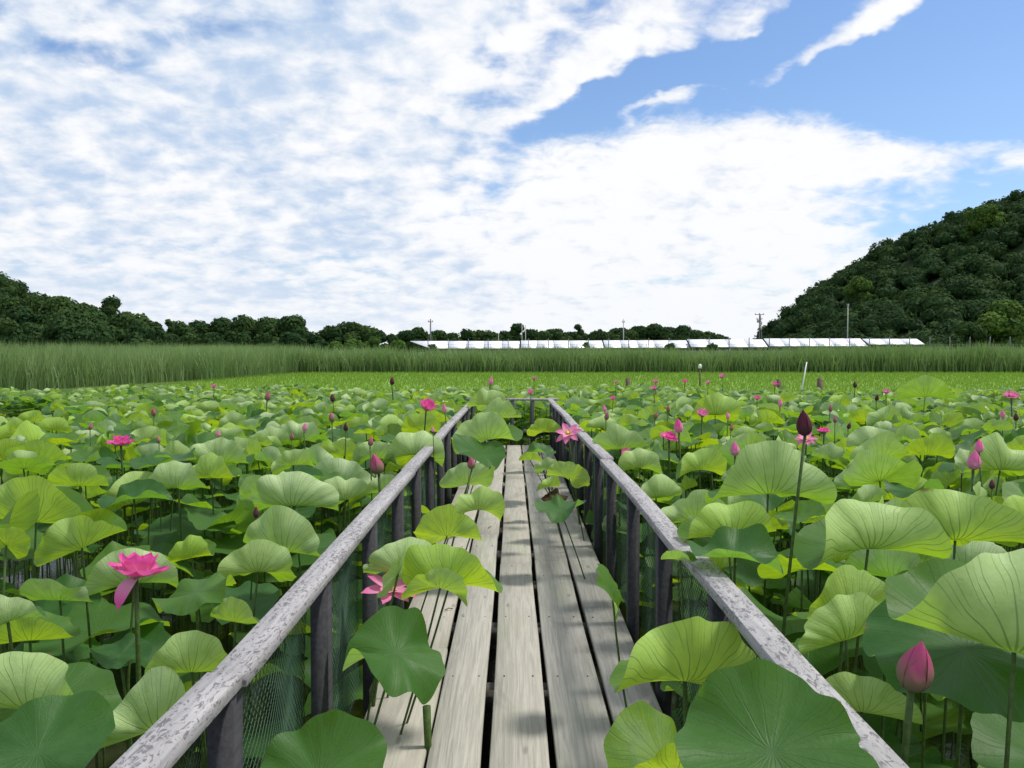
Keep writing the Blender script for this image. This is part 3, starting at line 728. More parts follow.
# kinds give bend of near half, far half and tilt
KIND = {'fan': (66, 74, 8, 25, 0, 0), 'lens': (58, 92, -6, -10, 4, 0), 'top': (6, -22, 14, 18, 17, 0), 'low': (12, -14, 10, 24, 4, 0), 'edge': (8, 14, -10, 14, 0, 66), 'flat': (8, 10, 4, 8, 0, 0),
        'taco': (60, 40, 55, 35, 0, 0), 'roof': (-20, -45, -15, -40, 6, 0), 'side': (50, 30, 45, 40, 0, 55), 'under': (74, 38, -10, -20, 0, 0), 'half': (34, 60, 12, 20, 0, 0)}
# --- on and over the boardwalk, left side
hero(449, 586, 3.25, 100, 'fan', -14, .95, 'bright yellow green lotus leaf reaching over the planks at left, tip pointing right', ty=-10)
hero(405, 572, 3.5, 84, 'lens', 12, .3, 'pale lotus leaf arching over the left netting above the star shaped pink bloom', base=(-.62, 3.6))
hero(440, 588, 3.15, 62, 'half', -8, .6, 'two toned lotus leaf directly beneath the bright yellow green one', ty=10)
hero(447, 536, 4.3, 68, 'under', -6, .85, 'ragged green lotus leaf behind the bright yellow green one on the boardwalk')
hero(396, 653, 2.75, 106, 'top', 12, .15, 'dark green saucer shaped lotus leaf above the left edge plank', ty=14, dz=0)
hero(318, 778, 2.2, 136, 'top', -14, .1, 'dark lotus leaf cut by the bottom edge beside the left netting', base=(-.6, 2.4))
hero(398, 574, 3.2, 56, 'edge', 160, .2, 'narrow lotus leaf standing edge on before the star shaped pink bloom')
hero(488, 440, 7.3, 66, 'fan', -20, .4, 'large pale lotus leaf leaning over the left rail onto far planks', ty=-16)
hero(478, 452, 7.0, 58, 'low', -20, .05, 'dark teal lotus leaf under the large pale one at left rail', ty=18)
hero(468, 484, 6.0, 58, 'lens', -25, .3, 'pale lotus leaf with a bud before it inside the left rail', ty=-22)
hero(478, 510, 5.2, 52, 'fan', 5, .7, 'small green lotus leaf over the left plank below the pale pair')
hero(488, 428, 10.3, 40, 'under', -10, .9, 'yellow green lotus leaf at far end of the left rail')
hero(500, 418, 11., 42, 'fan', -25, .45, 'pale lotus leaf hanging over the end railing at its left')
hero(487, 405, 11.8, 38, 'lens', 10, .4, 'pale upright lotus leaf rising above the far left rail corner')
# right side inside the rails
hero(569, 478, 6.6, 42, 'under', -12, .6, 'slanting green lotus leaf just inside the right railing', ty=12)
hero(549, 487, 6.2, 24, 'fan', 30, .8, 'small folded green lotus leaf left of the slanting one inside right railing')
hero(548, 470, 7.4, 28, 'lens', 5, .2, 'small greyish lotus leaf lying low inside the right railing')
hero(541, 452, 8.4, 32, 'low', 10, .05, 'small dark lotus leaf inside the right railing near deck end')
hero(530, 460, 8.2, 24, 'half', 0, .7, 'little green lotus leaf on the planks near deck end')
hero(544, 432, 10.5, 34, 'under', 5, .95, 'yellow green lotus leaf against the far right posts')
hero(560, 509, 5.5, 50, 'low', -5, .05, 'dark drooping lotus leaf over the withered one on the planks', z_abs=.72)
hero(612, 590, 3.35, 56, 'edge', -24, .35, 'narrow folded lotus leaf hanging inside the right railing', ty2=0)
hero(684, 681, 2.45, 148, 'fan', 14, .85, 'large lotus leaf with yellow green underside by the lower right railing', ty=12)
hero(672, 768, 2.05, 140, 'half', 12, 1., 'bright yellow green lotus leaf at the bottom edge right of the planks', ty=16, tx=10)
hero(772, 752, 1.42, 188, 'top', -6, .1, 'very large dark green lotus leaf over the right handrail at bottom', ty=-6, tx=8, base=(.60, 1.6))
# --- right of the boardwalk
hero(868, 549, 2.85, 134, 'fan', 6, .55, 'large fan shaped lotus leaf with clear veins right of the dark bud stem')
hero(955, 540, 3.1, 130, 'under', -14, .7, 'broad yellow green lotus leaf right behind the large fan shaped one')
hero(768, 494, 3.7, 118, 'lens', 0, .3, 'pale wide open lotus leaf left of the tall dark bud')
hero(728, 536, 3.3, 92, 'fan', 8, .85, 'yellow green cupped lotus leaf close outside the right handrail')
hero(735, 556, 2.9, 90, 'low', -5, .05, 'bluish green flat lotus leaf outside the right handrail')
hero(845, 612, 2.6, 105, 'under', 12, .75, 'rounded yellow green lotus leaf under the large fan shaped one')
hero(842, 640, 2.3, 108, 'lens', 20, .6, 'scalloped two tone lotus leaf nearest the right handrail', ty=-8)
hero(1014, 652, 1.75, 250, 'fan', -14, .35, 'huge pale veined lotus leaf cut by the right edge', ty=14)
hero(965, 650, 1.95, 190, 'top', 4, .0, 'wide dark lotus leaf under the huge pale one at right edge', base=(1.15, 2.2))
hero(862, 712, 2.0, 100, 'under', -18, .5, 'green upright lotus leaf left of the big green pink bud')
hero(1020, 530, 3.1, 75, 'fan', 10, .9, 'yellow green lotus leaf at right edge above the huge pale one')
hero(694, 520, 4.2, 70, 'fan', -10, .4, 'pale veined lotus leaf touching the right handrail at mid length', ty=-8)
hero(656, 498, 4.9, 56, 'lens', 25, .35, 'pale rounded lotus leaf outside right handrail behind the veined one')
hero(680, 560, 2.9, 36, 'half', -45, .35, 'small pale lotus leaf resting on the right handrail', tint2=0)
hero(620, 449, 7., 56, 'lens', 0, .3, 'flat pale lotus leaf outside right handrail above the drooping bloom')
hero(640, 468, 6.2, 48, 'lens', -8, .5, 'green domed lotus leaf just right of the tilted pink bloom')
hero(700, 470, 5.5, 50, 'fan', 8, .8, 'yellow green lotus leaf left of the pale wide open one')
hero(715, 415, 9.5, 50, 'under', 0, .8, 'bright lotus leaf beside the small bloom in the right middle field')
hero(1000, 470, 5.2, 80, 'lens', -4, .5, 'smooth green lotus leaf at the right edge behind the pink bud')
hero(925, 455, 6., 60, 'half', 4, .85, 'yellowish green lotus leaf in right middle distance')
hero(925, 397, 13.2, 56, 'half', -12, .3, 'pale sprawling lotus leaf standing against the rice field at right')
# --- left of the boardwalk
hero(293, 506, 4.5, 92, 'lens', 3, .2, 'pale lens shaped lotus leaf in left field nearest to mid rail')
hero(287, 552, 3.9, 92, 'fan', -10, .3, 'pale curling lotus leaf behind the dark bud in left field')
hero(258, 572, 3.6, 74, 'under', 10, .45, 'plain green lotus leaf below the dark bud in left field')
hero(178, 488, 5., 60, 'lens', 4, .25, 'silvery lotus leaf right below the distant magenta bloom')
hero(82, 548, 3.4, 84, 'taco', 20, .7, 'folded boat shaped lotus leaf standing over open water', ty=-24)
hero(192, 672, 2.55, 94, 'under', 4, .5, 'rounded veined lotus leaf beside the left handrail')
hero(155, 728, 2.2, 120, 'lens', 24, .25, 'pale bright lotus leaf leaning on the left handrail at bottom', ty=-14)
hero(40, 712, 2.2, 150, 'fan', -8, .45, 'broad olive and pale lotus leaf at lower left', ty=10)
hero(38, 752, 1.95, 138, 'top', 10, .1, 'large dark lotus leaf in the lower left corner')
hero(192, 558, 3.9, 52, 'fan', -16, 1., 'small vivid yellow green lotus leaf at left middle', ty=-14)
hero(196, 592, 3.1, 78, 'low', -8, .6, 'bright green lotus leaf right of the large magenta bloom', ty=-14)
hero(236, 622, 3.0, 62, 'under', -24, .6, 'green upright lotus leaf between magenta bloom and left handrail')
hero(134, 498, 4.6, 62, 'low', -8, .0, 'blue green lotus leaf below the distant magenta bloom')
hero(80, 486, 4.7, 62, 'half', 5, .6, 'olive green lotus leaf left of the blue green one')
hero(6, 545, 3.2, 44, 'side', 60, .9, 'yellow green folded lotus leaf cut by the left edge')
hero(8, 622, 2.5, 64, 'lens', 25, .2, 'pale lotus leaf cut by the left edge below open water', ty=-18)
hero(415, 455, 6.8, 60, 'lens', 8, .25, 'large pale lotus leaf bending toward the left rail beside the small bud')
hero(375, 458, 6.8, 44, 'lens', -5, .3, 'pale lotus leaf left of the small bud near left rail')
hero(385, 492, 5.4, 48, 'half', 5, .25, 'pale green lotus leaf behind the fat pink bud near left rail')
hero(345, 500, 5., 60, 'lens', 15, .3, 'pale lotus leaf left of the fat pink bud', ty=-8)
hero(420, 430, 8.8, 40, 'under', 0, .9, 'yellow green lotus leaf under the bright bloom next to left rail')
hero(212, 478, 5.2, 54, 'fan', -8, .8, 'yellow green lotus leaf right of the silvery one')
hero(222, 462, 6., 60, 'lens', 0, .3, 'pale lotus leaf left of mid left field stems')
hero(30, 640, 2.75, 90, 'half', 12, .75, 'green lotus leaf in shade above the broad olive one')
hero(120, 655, 2.9, 60, 'low', 12, .0, 'dim bluish lotus leaf under the large magenta bloom')
hero(60, 600, 3.2, 70, 'half', -6, .15, 'grey green lotus leaf near open water at left')
hero(300, 440, 9, 50, 'lens', 0, .2, 'pale lotus leaf in the left middle distance')

# --- flowers and buds: px, py, width px, kind, label, Y
FL = []
def fl(px, py, w, kind, Y=None, label=None, mat=None, tilt=None, **kw):
    FL.append(dict(px=px, py=py, w=w, kind=kind, Y=Y or 510/(py-355), label=label, mat=mat, tilt=tilt, **kw))
fl(136, 578, 68, 'open', 2.8, 'large wide open magenta lotus bloom with one drooping petal', 'petal_hot', (-.15, .1), droop=True)
fl(390, 590, 54, 'star', 3.45, 'star shaped pale pink lotus bloom behind the left netting', 'petal_pale', (.35, .25), base=(-.66, 3.5))
fl(121, 446, 30, 'open', 5.6, 'flat magenta lotus bloom in the left middle distance', 'petal_hot', (0, 0))
fl(426, 411, 22, 'half', 8.6, 'bright magenta lotus bloom close to the left handrail', 'petal_hot', (.2, .3))
fl(568, 434, 27, 'star', 7.2, 'drooping pink lotus bloom with yellow centre over the right handrail', 'petal_pale', (.7, -.2), base=(.66, 7.4))
fl(622, 458, 20, 'half', 6.4, 'tilted deep pink lotus bloom just outside the right handrail', 'petal_hot', (.2, .9), base=(.85, 6.4))
fl(669, 440, 22, 'open', 6.6, 'pink lotus bloom next to a dark pink bud right of the railing', 'petal_hot', (.3, .2))
fl(679, 433, 9, 'bud', 6.6, 'dark pink bud touching the pink bloom right of the railing')
fl(806, 440, 22, 'star', 6.1, 'pale pink open lotus bloom behind the tall dark bud', 'petal_pale', (.4, -.2))
fl(824, 433, 16, 'open', 7., 'flat deep pink lotus bloom right of the tall dark bud', 'petal_hot', (0, 0))
fl(1011, 398, 18, 'open', 11.5, 'light pink lotus bloom at the far right edge', 'petal_pale', (.3, 0))
fl(702, 417, 15, 'half', 8.2, 'light pink lotus bloom in the right field left of the tall dark bud', 'petal_pale', (.3, 0))
fl(911, 690, 34, 'bud', 1.72, 'large green and pink lotus bud on thick stem at lower right', 'petal_bud', h=56)
fl(805, 436, 15, 'bud', 2.75, 'tall dark purple lotus bud rising above the right leaves', 'petal_dark', h=28)
fl(379, 474, 14, 'bud', 5.0, 'fat pink lotus bud left of the left handrail', None, h=18)
fl(715, 694, 9, 'bud', 2.3, 'small brownish pink bud behind the right netting', 'petal_dark', base=(.78, 2.4), h=14)
fl(472, 469, 8, 'bud', 5.5, 'small red bud before a pale leaf inside the left rail', None, h=12, base=(-.58, 5.4))
fl(256, 518, 6, 'bud', 4., 'thin dark bud before the pale curling leaf at left', 'petal_dark', h=12)
fl(735, 456, 9, 'bud', 5.2, None, None); fl(979, 453, 8, 'bud', 4.6, None, None, h=14); fl(973, 470, 13, 'bud', 4.4, 'plump light pink bud near the right edge', None, h=15)
for (x, y, w) in [(267, 401, 7), (333, 402, 6), (332, 422, 7), (304, 431, 6), (292, 440, 5), (154, 416, 6), (90, 430, 5), (159, 443, 5), (346, 431, 6), (370, 446, 7), (445, 412, 6),
                  (433, 432, 4), (490, 385, 6), (392, 385, 6), (606, 420, 6), (605, 412, 5), (668, 412, 5), (855, 388, 5), (830, 412, 5), (835, 423, 5), (848, 429, 5), (876, 401, 5), (1016, 421, 6),
                  (1003, 418, 6), (728, 419, 5), (731, 431, 5), (724, 404, 4), (780, 407, 6), (655, 419, 5), (992, 489, 6), (218, 437, 5)]:
    fl(x, y, w*.85, 'bud', mat=['petal_bud', 'petal_dark', 'petal_bud', 'petal_pale'][(x*7+y) % 4])
for (x, y, w) in [(722, 378, 8), (775, 386, 8), (757, 400, 8), (886, 394, 9), (656, 383, 7), (654, 390, 8), (685, 383, 7), (708, 384, 6), (616, 383, 5), (613, 400, 7), (534, 380, 6), (531, 394, 8), (214, 388, 7)]:
    fl(x, y, w, 'half', mat='petal_hot' if x % 2 else 'petal_pale')

def petal(L, W, e0, e1, az, r0=0., nv=10, nu=4, cup=.35):
    """petal grid, e0/e1 elevation at base and tip"""
    V = []; pt = []; pu = []
    pos = np.array([r0, 0.]); 
    for i in range(nv+1):
        t = i/nv; e = e0+(e1-e0)*t
        if i: pos = pos+np.array([math.cos(e), math.sin(e)])*L/nv
        w = W*.5*(math.sin(math.pi*min(1, (t*.86+.14))**1.05)**.75)*(1 if t < .9 else .75) if t < 1 else .02*W
        for j in range(nu+1):
            s = (j/nu-.5)*2; c = cup*W*s*s*.5*math.sin(math.pi*(t*.8+.15))
            px, pz = pos[0]-math.sin(e)*c, pos[1]+math.cos(e)*c
            V.append((px*math.cos(az)-s*w*math.sin(az), px*math.sin(az)+s*w*math.cos(az), pz)); pt.append(t); pu.append(s+az)
    F = [(i*(nu+1)+j, i*(nu+1)+j+1, (i+1)*(nu+1)+j+1, (i+1)*(nu+1)+j) for i in range(nv) for j in range(nu)]
    return np.array(V), np.array(F), pt, pu
def petals_obj(specs, mat, parent, rot, name='petal'):
    VV, FF, a, b, off = [], [], [], [], 0
    for s_ in specs:
        V, F, pt, pu = petal(**s_); VV.append(V); FF.append(F+off); off += len(V); a += pt; b += pu
    V = np.vstack(VV) @ np.array(rot).T
    return mesh_np(name, V, np.vstack(FF), mat, parent, True, {'pt': a, 'pu': b})
blocks = []      # (px,py,r,Y) that random leaves must not cover
def make_flower(d):
    Y = d['Y']; P = at(d['px'], d['py'], Y); S = d['w']*Y/FPX; kind = d['kind']
    small = d['w'] < 17
    o = empty('lotus_bud' if kind == 'bud' else 'lotus_flower', P, None, 'lotus bud' if kind == 'bud' else 'lotus flower', 'lotus buds' if kind == 'bud' else 'open lotus flowers')
    d['obj'] = o
    tl = d['tilt'] or (rng.uniform(-.2, .25), rng.uniform(-.25, .25))
    rot = Matrix.Rotation(tl[0], 3, 'X') @ Matrix.Rotation(tl[1], 3, 'Y')
    up = rot @ Vector((0, 0, 1))
    if kind == 'bud':
        S = max(S, .028); H = d.get('h', d['w']*1.7)*Y/FPX
        H = max(H, S*1.6)
        mat = M[d['mat'] or ('petal_bud' if rng.uniform() < .35 else ('petal_pale' if rng.uniform() < .5 else 'petal_hot'))]
        # closed body: overlapping pointed petals spiralling round
        th = np.arange(18)*2*math.pi/18; prof = [(0, .06), (.05, .55), (.15, .82), (.3, 1.), (.45, .97), (.6, .8), (.75, .55), (.88, .28), (.96, .1), (1, .01)]
        V = []; pt = []; pu = []
        for z, r_ in prof:
            for q in th:
                k = 1+.05*math.cos(3*q+z*3)
                V.append((math.cos(q)*r_*S*.47*k, math.sin(q)*r_*S*.47*k, z*H)); pt.append(z); pu.append(q)
        F = [(i*18+j, i*18+(j+1) % 18, (i+1)*18+(j+1) % 18, (i+1)*18+j) for i in range(len(prof)-1) for j in range(18)]
        mesh_np('bud_body', np.array(V) @ np.array(rot).T, np.array(F), mat, o, True, {'pt': pt, 'pu': pu})
        if d['w'] >= 8:
            for k in range(5):
                az = k*2*math.pi/5+.5; Lk = H*(.72 if k % 2 else .9)
                V, F, a, b = petal(1., 1., 0, 0, 0); 
                V2 = []
                for t, s_ in zip(a, [((j % 5)/4-.5)*2 for j in range(len(a))]):
                    rr = np.interp(t*Lk/H, [p[0] for p in prof], [p[1] for p in prof])*S*.47*1.07+.0008
                    wd = .62*math.sin(math.pi*min(1, t*.8+.2))**.6 if t < 1 else .02
                    q = az+s_*wd; V2.append((math.cos(q)*rr, math.sin(q)*rr, t*Lk))
                mesh_np('petal', np.array(V2) @ np.array(rot).T, F, mat, o, True, {'pt': [t*.95 for t in a], 'pu': b})
        foot = Vector((0, 0, .004))
    else:
        mat = M[d['mat'] or 'petal_hot']; specs = []
        if kind == 'open':
            n1, n2, n3 = 8, 7, 5; L = S*.52
            for k in range(n1): specs.append(dict(L=L*rng.uniform(.95, 1.08), W=L*.78, e0=.15, e1=.55+rng.uniform(-.15, .2), az=k*2*math.pi/n1+rng.uniform(-.1, .1)))
            for k in range(n2): specs.append(dict(L=L*.86, W=L*.70, e0=.6, e1=1.25+rng.uniform(-.2, .2), az=(k+.5)*2*math.pi/n2, r0=L*.05))
            for k in range(n3): specs.append(dict(L=L*.66, W=L*.45, e0=.95, e1=1.6, az=(k+.2)*2*math.pi/n3, r0=L*.04))
            if d.get('droop'): specs[5] = dict(L=L*1.02, W=L*.5, e0=-.5, e1=-1.5, az=-1.9)
        elif kind == 'star':
            L = S*.56
            for k in range(7): specs.append(dict(L=L*rng.uniform(.92, 1.08), W=L*.44, e0=.15, e1=rng.uniform(-.35, .25), az=k*2*math.pi/7+rng.uniform(-.12, .12)))
            for k in range(5): specs.append(dict(L=L*.9, W=L*.4, e0=.45, e1=rng.uniform(.1, .6), az=(k+.5)*2*math.pi/5))
        else:
            L = S*.75
            for k in range(6): specs.append(dict(L=L*.85, W=L*.6, e0=.35, e1=1.1+rng.uniform(-.3, .3), az=k*2*math.pi/6+rng.uniform(-.2, .2)))
            for k in range(5): specs.append(dict(L=L*.85, W=L*.55, e0=.9, e1=1.55, az=(k+.5)*2*math.pi/5))
        if small: petals_obj(specs, mat, o, rot, 'petals')
        else:
            for s_ in specs: petals_obj([s_], mat, o, rot)
        m = MB(); h = S*(.16 if kind != 'star' else .09); r_ = S*(.10 if kind != 'star' else .06)
        m.tube([tuple(rot @ Vector((0, 0, z))) for z in (0, h*.5, h)], [r_*.45, r_*.85, r_], 10); m.build('seed_pod', M['pod'], o, True)
        if not small:
            m = MB()
            for k in range(46 if kind != 'star' else 22):
                a = rng.uniform(0, 6.28); e = rng.uniform(.2, .9)
                p0 = Vector((math.cos(a)*r_*.6, math.sin(a)*r_*.6, h*.2)); p1 = p0+Vector((math.cos(a)*math.cos(e), math.sin(a)*math.cos(e), math.sin(e)))*S*.13
                m.tube([tuple(rot @ p0), tuple(rot @ p1)], S*.007, 4)
            m.build('stamens', M['stamen'], o)
        foot = Vector((0, 0, .003))
    # stem
    sr = max(.0035, min(.008, .005*S/.1)) if kind != 'bud' else max(.0035, S*.11)
    if d['w'] > 30 and kind == 'bud': sr = .0075
    b = d.get('base'); bx, by = b if b else (P.x+rng.uniform(-.06, .06), P.y+rng.uniform(.0, .12))
    sp = stem_pts((0, 0, 0), (bx-P.x, by-P.y, -P.z-.1), 8, .03)
    m = MB(); m.tube(sp[:], np.linspace(sr*1.2, sr, 8), 7); m.build('stem', M['stem'], o, True)
    blocks.append((d['px'], d['py']-(d['w']*.8 if kind == 'bud' else 0), d['w']*.55+2, Y))
for d in FL: make_flower(d)

leaves = []     # individual leaf things: (obj, px, py, R, label, tone)
def leaf_thing(P, Rl, prm, tint, base, nr, ns, label, name='lotus_leaf', wk=1.):
    o = empty(name, P, label, 'lotus leaf', 'lotus leaves of the pond')
    V, UV = leaf_verts(Rl, *prm, nr, ns, wave=wk*rng.uniform(.07, .17), ruff=rng.uniform(.003, .009))
    f3, f4 = leaf_faces(nr, ns)
    mesh_np('blade', V, [f4, f3], M['leaf'], o, True, {'tint': np.full(len(V), tint)}, UV)
    sp = stem_pts((0, 0, -.002), (base[0]-P[0], base[1]-P[1], -P[2]-.1), 7, .04)
    m = MB(); m.tube(sp, np.linspace(.0062, .0045, 7), 6); m.build('stem', M['stem'], o, True)
    return o
for h in heroes:
    Y = h['Y']; P = at(h['px'], h['py'], Y)
    k = KIND[h['kind']]
    prm = [R(k[0]+rng.uniform(-6, 6)), R(k[1]+rng.uniform(-8, 8)), R(k[2]+rng.uniform(-6, 6)), R(k[3]+rng.uniform(-8, 8)), R(h['yaw']), R(k[4]+h.get('tx', 0)), R(k[5]+h.get('ty', 0))]
    b = h.get('base')
    if not b:
        b = (P.x+rng.uniform(-.05, .05), P.y+rng.uniform(0, .15))
        if abs(P.x) < .72: b = (math.copysign(.645, P.x if abs(P.x) > .05 else -1), P.y+.1)
    o = leaf_thing(P, h['R'], prm, h['tint'], b, 14, 100, h['label'], wk=1.7 if h['kind'] in ('top', 'low') else 1.)
    tone = {'top': 'dark', 'low': 'dark', 'roof': 'dark'}.get(h['kind'], 'pale')
    up = .45 if h['kind'] in ('fan', 'under', 'lens', 'taco', 'half') else 0
    wp = h['R']*FPX/Y
    blocks.append((h['px'], h['py']-wp*up, wp*.72, Y)); leaves.append(dict(o=o, P=P, R=h['R'], label=h['label'], tone=tone))

# --- random leaves
def free_zone(x, y):
    px, py, _ = proj((x, y, 1.1))
    if abs(x) < .80 and y < 14.5: return True
    if px < 78+22*math.sin(y*1.9)+10*math.sin(y*5.3) and 9.5 < y < 19.5+1.5*math.sin(x*1.3): return True
    if x < -18 and y > 18: return True
    if px < 190 and 2.6 < y < 4.0 and rng.uniform() < .5: return True   # open dark water at left
    return False
cand = []
cell = {}
def try_add(x, y, z, Rl, mind, layer):
    k = (int(x/.5), int(y/.5), layer)
    for i in (-1, 0, 1):
        for j in (-1, 0, 1):
            for (a, b) in cell.get((k[0]+i, k[1]+j, layer), ()):
                if (a-x)**2+(b-y)**2 < mind*mind: return
    cell.setdefault(k, []).append((x, y)); cand.append((x, y, z, Rl, layer))
far_edge = lambda x: 25.3+1.2*math.sin(x*.5)+.8*math.sin(x*1.7)-(1.5 if x > 8 else 0)
for i in range(150000):
    y = math.sqrt(rng.uniform(0, 1))*28.+1.25
    if y > 29: continue
    x = rng.uniform(-1, 1)*(.66*y+1.2)
    if y > far_edge(x) or free_zone(x, y): continue
    layer = 0 if rng.uniform() < .62 else 1
    Rl = rng.uniform(.13, .26)*(1.1 if layer else 1)*(1 if y < 7 else .86)
    zt = 1.28-.34*smooth(5, 24, np.array(y)).item()
    if layer == 0: z = zt-abs(rng.normal(0, .16 if y < 9 else .10))+.05*math.sin(x*1.3+y*.9)
    else: z = rng.uniform(.22, .92 if y > 6 else 1.02)
    try_add(x, y, z, Rl, Rl*1.18 if layer == 0 else Rl*1.05, layer)
print('candidates', len(cand))
kept = []
for (x, y, z, Rl, layer) in cand:
    px, py, f = proj((x, y, z)); wp = Rl*FPX/f
    if px < -wp*1.6 or px > 1024+wp*1.6 or py > 768+wp*2: 
        if f > 2.2: continue
    bad = False
    for (bx, by, br, bY) in blocks:
        if y < bY+.25:
            if (px-bx)**2+(py-wp*.3-by)**2 < (br+wp*.62)**2: bad = True; break
        elif abs(y-bY) < .15 and (px-bx)**2+(py-by)**2 < (br*.6)**2: bad = True; break
    if y < 1.5 and z > .75: bad = True
    # keep stems/leaves off the rails
    if abs(x) < .74+Rl*.62 and y < 14.5 and z > .45:
        if layer == 0 and (y < 3. or rng.uniform() < .55): x = math.copysign(.76+Rl*.75, x)
        else: bad = bad or y < 4
    if bad: continue
    if layer == 0 and f < 5 and wp > 95 and z > 1.0: z -= .25
    kept.append((x, y, z, Rl, layer, wp*(1 if layer == 0 else .45)*(1 if 0 < px < 1024 and py-wp*.5 < 768 else .2)))
print('kept', len(kept))
kept.sort(key=lambda k: -k[5])
def rand_params(layer, far=False):
    u = rng.uniform(); yaw = rng.normal(0, 42)
    if far and layer == 0 and rng.uniform() < .45: u = rng.uniform(.34, .9)
    if layer == 1: a = (8, 12, 6, 12, rng.normal(0, 8), rng.normal(0, 8))
    elif u < .25: a = (rng.uniform(52, 76), rng.uniform(40, 85), rng.uniform(-10, 20), rng.uniform(-20, 25), rng.normal(0, 6), rng.normal(0, 12))
    elif u < .47: a = (rng.uniform(38, 64), rng.uniform(70, 115), rng.uniform(-14, 4), rng.uniform(-25, 0), rng.normal(4, 5), rng.normal(0, 12))
    elif u < .64: a = (rng.uniform(-8, 8), rng.uniform(-15, 20), rng.uniform(0, 14), rng.uniform(0, 25), rng.normal(14, 10), rng.normal(0, 14)); yaw = rng.uniform(0, 360)
    elif u < .88: a = (rng.uniform(15, 30), rng.uniform(5, 30), rng.uniform(5, 20), rng.uniform(5, 25), rng.normal(2, 8), rng.normal(0, 12)); yaw = rng.uniform(0, 360)
    else: a = (rng.uniform(45, 65), rng.uniform(20, 45), rng.uniform(40, 60), rng.uniform(20, 40), rng.normal(0, 8), rng.normal(0, 16)); yaw = rng.uniform(-50, 50)
    prm = [R(q) for q in a[:4]]+[R(yaw), R(a[4]), R(a[5])]
    tone = 'pale' if u < .47 and layer == 0 else ('folded' if u >= .88 and layer == 0 else 'green')
    return prm, tone
NIND = 300-len(heroes)
bulkV, bulk3, bulk4, bulkT, bulkU, off = [], [], [], [], [], 0
bst = MB()
for i, (x, y, z, Rl, layer, _) in enumerate(kept):
    prm, tone = rand_params(layer, y > 8); tint = float(np.clip(rng.beta(.6, .85), 0, 1))
    if i < NIND:
        P = Vector((x, y, z)); o = leaf_thing(P, Rl, prm, tint, (x+rng.uniform(-.08, .08), y+rng.uniform(-.05, .12)), 9, 60, None)
        leaves.append(dict(o=o, P=P, R=Rl, label=None, tone=tone, layer=layer)); continue
    nr, ns = (7, 40) if y < 7 else ((5, 26) if y < 14 else (4, 16))
    V, UV = leaf_verts(Rl, *prm, nr, ns, wave=rng.uniform(.06, .17), ruff=.008 if y < 14 else .0)
    f3, f4 = leaf_faces(nr, ns)
    bulkV.append(V+np.array([x, y, z])); bulk3.append(f3+off); bulk4.append(f4+off); bulkT.append(np.full(len(V), tint)); bulkU.append(UV); off += len(V)
    if y < 16 and layer == 0:
        bst.tube([(x+rng.uniform(-.06, .06), y+rng.uniform(-.06, .06), -.1), (x+rng.uniform(-.03, .03), y, z*.5), (x, y, z-.002)], .005, 4, False)
o = mesh_np('lotus_canopy', np.vstack(bulkV), [np.vstack(bulk4), np.vstack(bulk3)], M['leaf'], None, True, {'tint': np.concatenate(bulkT)}, np.vstack(bulkU))
tag(o, 'mass of overlapping lotus leaves stretching to the far side of the pond', 'lotus leaves', None, 'stuff')
o = bst.build('lotus_stems', M['stem'], None, True); tag(o, 'thicket of lotus stems under the distant leaf canopy', 'lotus stems', None, 'stuff')

# ------------------------------------------------------------------ small things on the deck
P = (-.325, 3.13, DZ)
t = empty('cut_stem', (-.325, 3.13, .2), 'short cut lotus stem stub standing up between the left planks', 'stem stub')
m = MB(); m.tube([(0, 0, 0), (.003, 0, .3), (-.002, 0, .455)], [.013, .014, .016], 10); m.build('stalk', M['crown_light'] if False else M['stem'], t, True)
P = at(553, 509, 7.6)
t = empty('withered_leaf', (P.x, 7.9, DZ), 'crumpled brown withered lotus leaf lying on the right planks', 'withered leaf')
V, UV = leaf_verts(.13, R(60), R(90), R(50), R(110), .6, .3, .2, 7, 40, wave=.25, ruff=.05); f3, f4 = leaf_faces(7, 40)
V = V*np.array([1, 1, .9])+np.array([0, 0, .08]); mesh_np('blade', V, [f4, f3], M['withered'], t, True)
m = MB(); m.tube([(.02, 0, .1), (.1, -.1, .04), (.13, -.32, .012)], .005, 6); m.build('stem', M['withered'], t, True)
for k, (px, py, L, a, lab) in enumerate([(508, 525, .10, .2, 'small dry twig on the left centre plank'), (490, 529, .07, 1.2, 'crumb of dry leaf beside the twig on the planks'), (449, 613, .05, .5, 'tiny dark twig on the left plank near the yellow green leaf')]):
    Yd = FPX*1.5/(py-355); P = at(px, py, Yd)
    m = MB(); m.tube([(-L/2*math.cos(a), -L/2*math.sin(a), .004), (0, .006, .01), (L/2*math.cos(a), L/2*math.sin(a), .004)], .0035, 5)
    o = m.build('twig', M['withered']); o.location = (P.x, Yd, DZ+.003); tag(o, lab, 'twig')

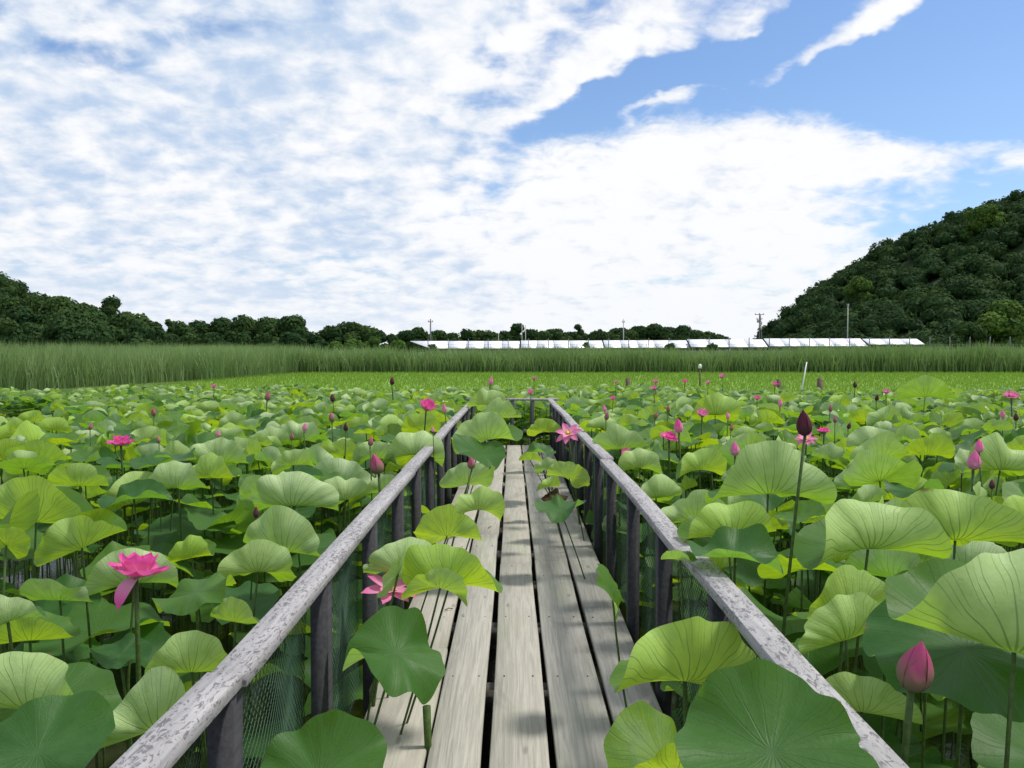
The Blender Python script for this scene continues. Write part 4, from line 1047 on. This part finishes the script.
# ------------------------------------------------------------------ labels from what stands beside what
ORD = ['leftmost', 'second', 'third', 'fourth', 'fifth', 'sixth', 'seventh', 'eighth', 'ninth', 'tenth', 'eleventh', 'twelfth', 'thirteenth', 'fourteenth', 'fifteenth', 'sixteenth', 'seventeenth', 'eighteenth', 'nineteenth', 'twentieth']
def ordn(k, n, noun):
    if k < len(ORD): return ('leftmost ' + noun) if k == 0 else '%s %s from the left' % (ORD[k], noun)
    j = n-1-k
    return ('rightmost ' + noun) if j == 0 else '%s %s from the right' % (ORD[j], noun)
def side_word(d, S_, noun):
    L_ = [q for q in S_ if q['px'] < 512]; R_ = [q for q in S_ if q['px'] >= 512]
    if d in L_:
        k = L_.index(d); return ('leftmost ' if k == 0 else ORD[k]+' ')+noun+('' if k == 0 else ' from the left edge')
    k = R_.index(d); j = len(R_)-1-k
    if j < 14: return ('rightmost ' if j == 0 else ORD[j]+' ')+noun+('' if j == 0 else ' from the right edge')
    return ('first' if k == 0 else ORD[k])+' '+noun+' right of the boardwalk'
for kind, noun in (('bud', 'bud'), ('bloom', 'bloom')):
    S_ = sorted([d for d in FL if (d['kind'] == 'bud') == (kind == 'bud')], key=lambda d: d['px'])
    for k, d in enumerate(S_):
        d['lm'] = side_word(d, S_, noun)
        where = 'left of the boardwalk' if d['px'] < 440 else ('beyond the boardwalk end' if d['px'] < 560 else 'right of the boardwalk')
        if not d['label']:
            d['label'] = ('closed lotus bud ' if kind == 'bud' else 'small far off pink lotus bloom ') + ('in the left field, ' if d['px'] < 512 else 'in the right field, ') + d['lm']
        d['obj']['label'] = d['label']
used = set(l['label'] for l in leaves if l['label'])
for l in leaves:
    if l['label']: continue
    px, py, f = proj(l['P']); best = None
    cands = sorted(FL, key=lambda d: (d['px']-px)**2+1.5*(d['py']-py)**2)
    base = {'pale': 'pale upturned lotus leaf', 'folded': 'folded lotus leaf', 'green': 'green open lotus leaf'}[l['tone']]
    if l.get('layer') == 1: base = 'shaded low lotus leaf'
    for d in cands[:14]:
        dx, dy = px-d['px'], py-d['py']
        ax, ay = abs(dx), abs(dy)
        if ay < .45*ax: dr = 'right' if dx > 0 else 'left'
        elif ax < .45*ay: dr = 'below' if dy > 0 else 'above'
        else: dr = ('lower ' if dy > 0 else 'upper ')+('right' if dx > 0 else 'left')
        q = {'right': 'to the right of', 'left': 'to the left of', 'below': 'below', 'above': 'above'}.get(dr, dr.replace(' ', ' ')+' of')
        dist = math.hypot(dx, dy); far = 'just ' if dist < 45 else ('' if dist < 110 else 'well ')
        lab = '%s %s%s the %s' % (base, far, q, d['lm'])
        if lab not in used: best = lab; break
    if not best: best = 'lotus leaf among the crowded leaves of the pond'
    used.add(best); l['o']['label'] = best
print('objects', len(bpy.data.objects), 'shared', sum(1 for l in leaves if l['o']['label'].startswith('lotus leaf among')))
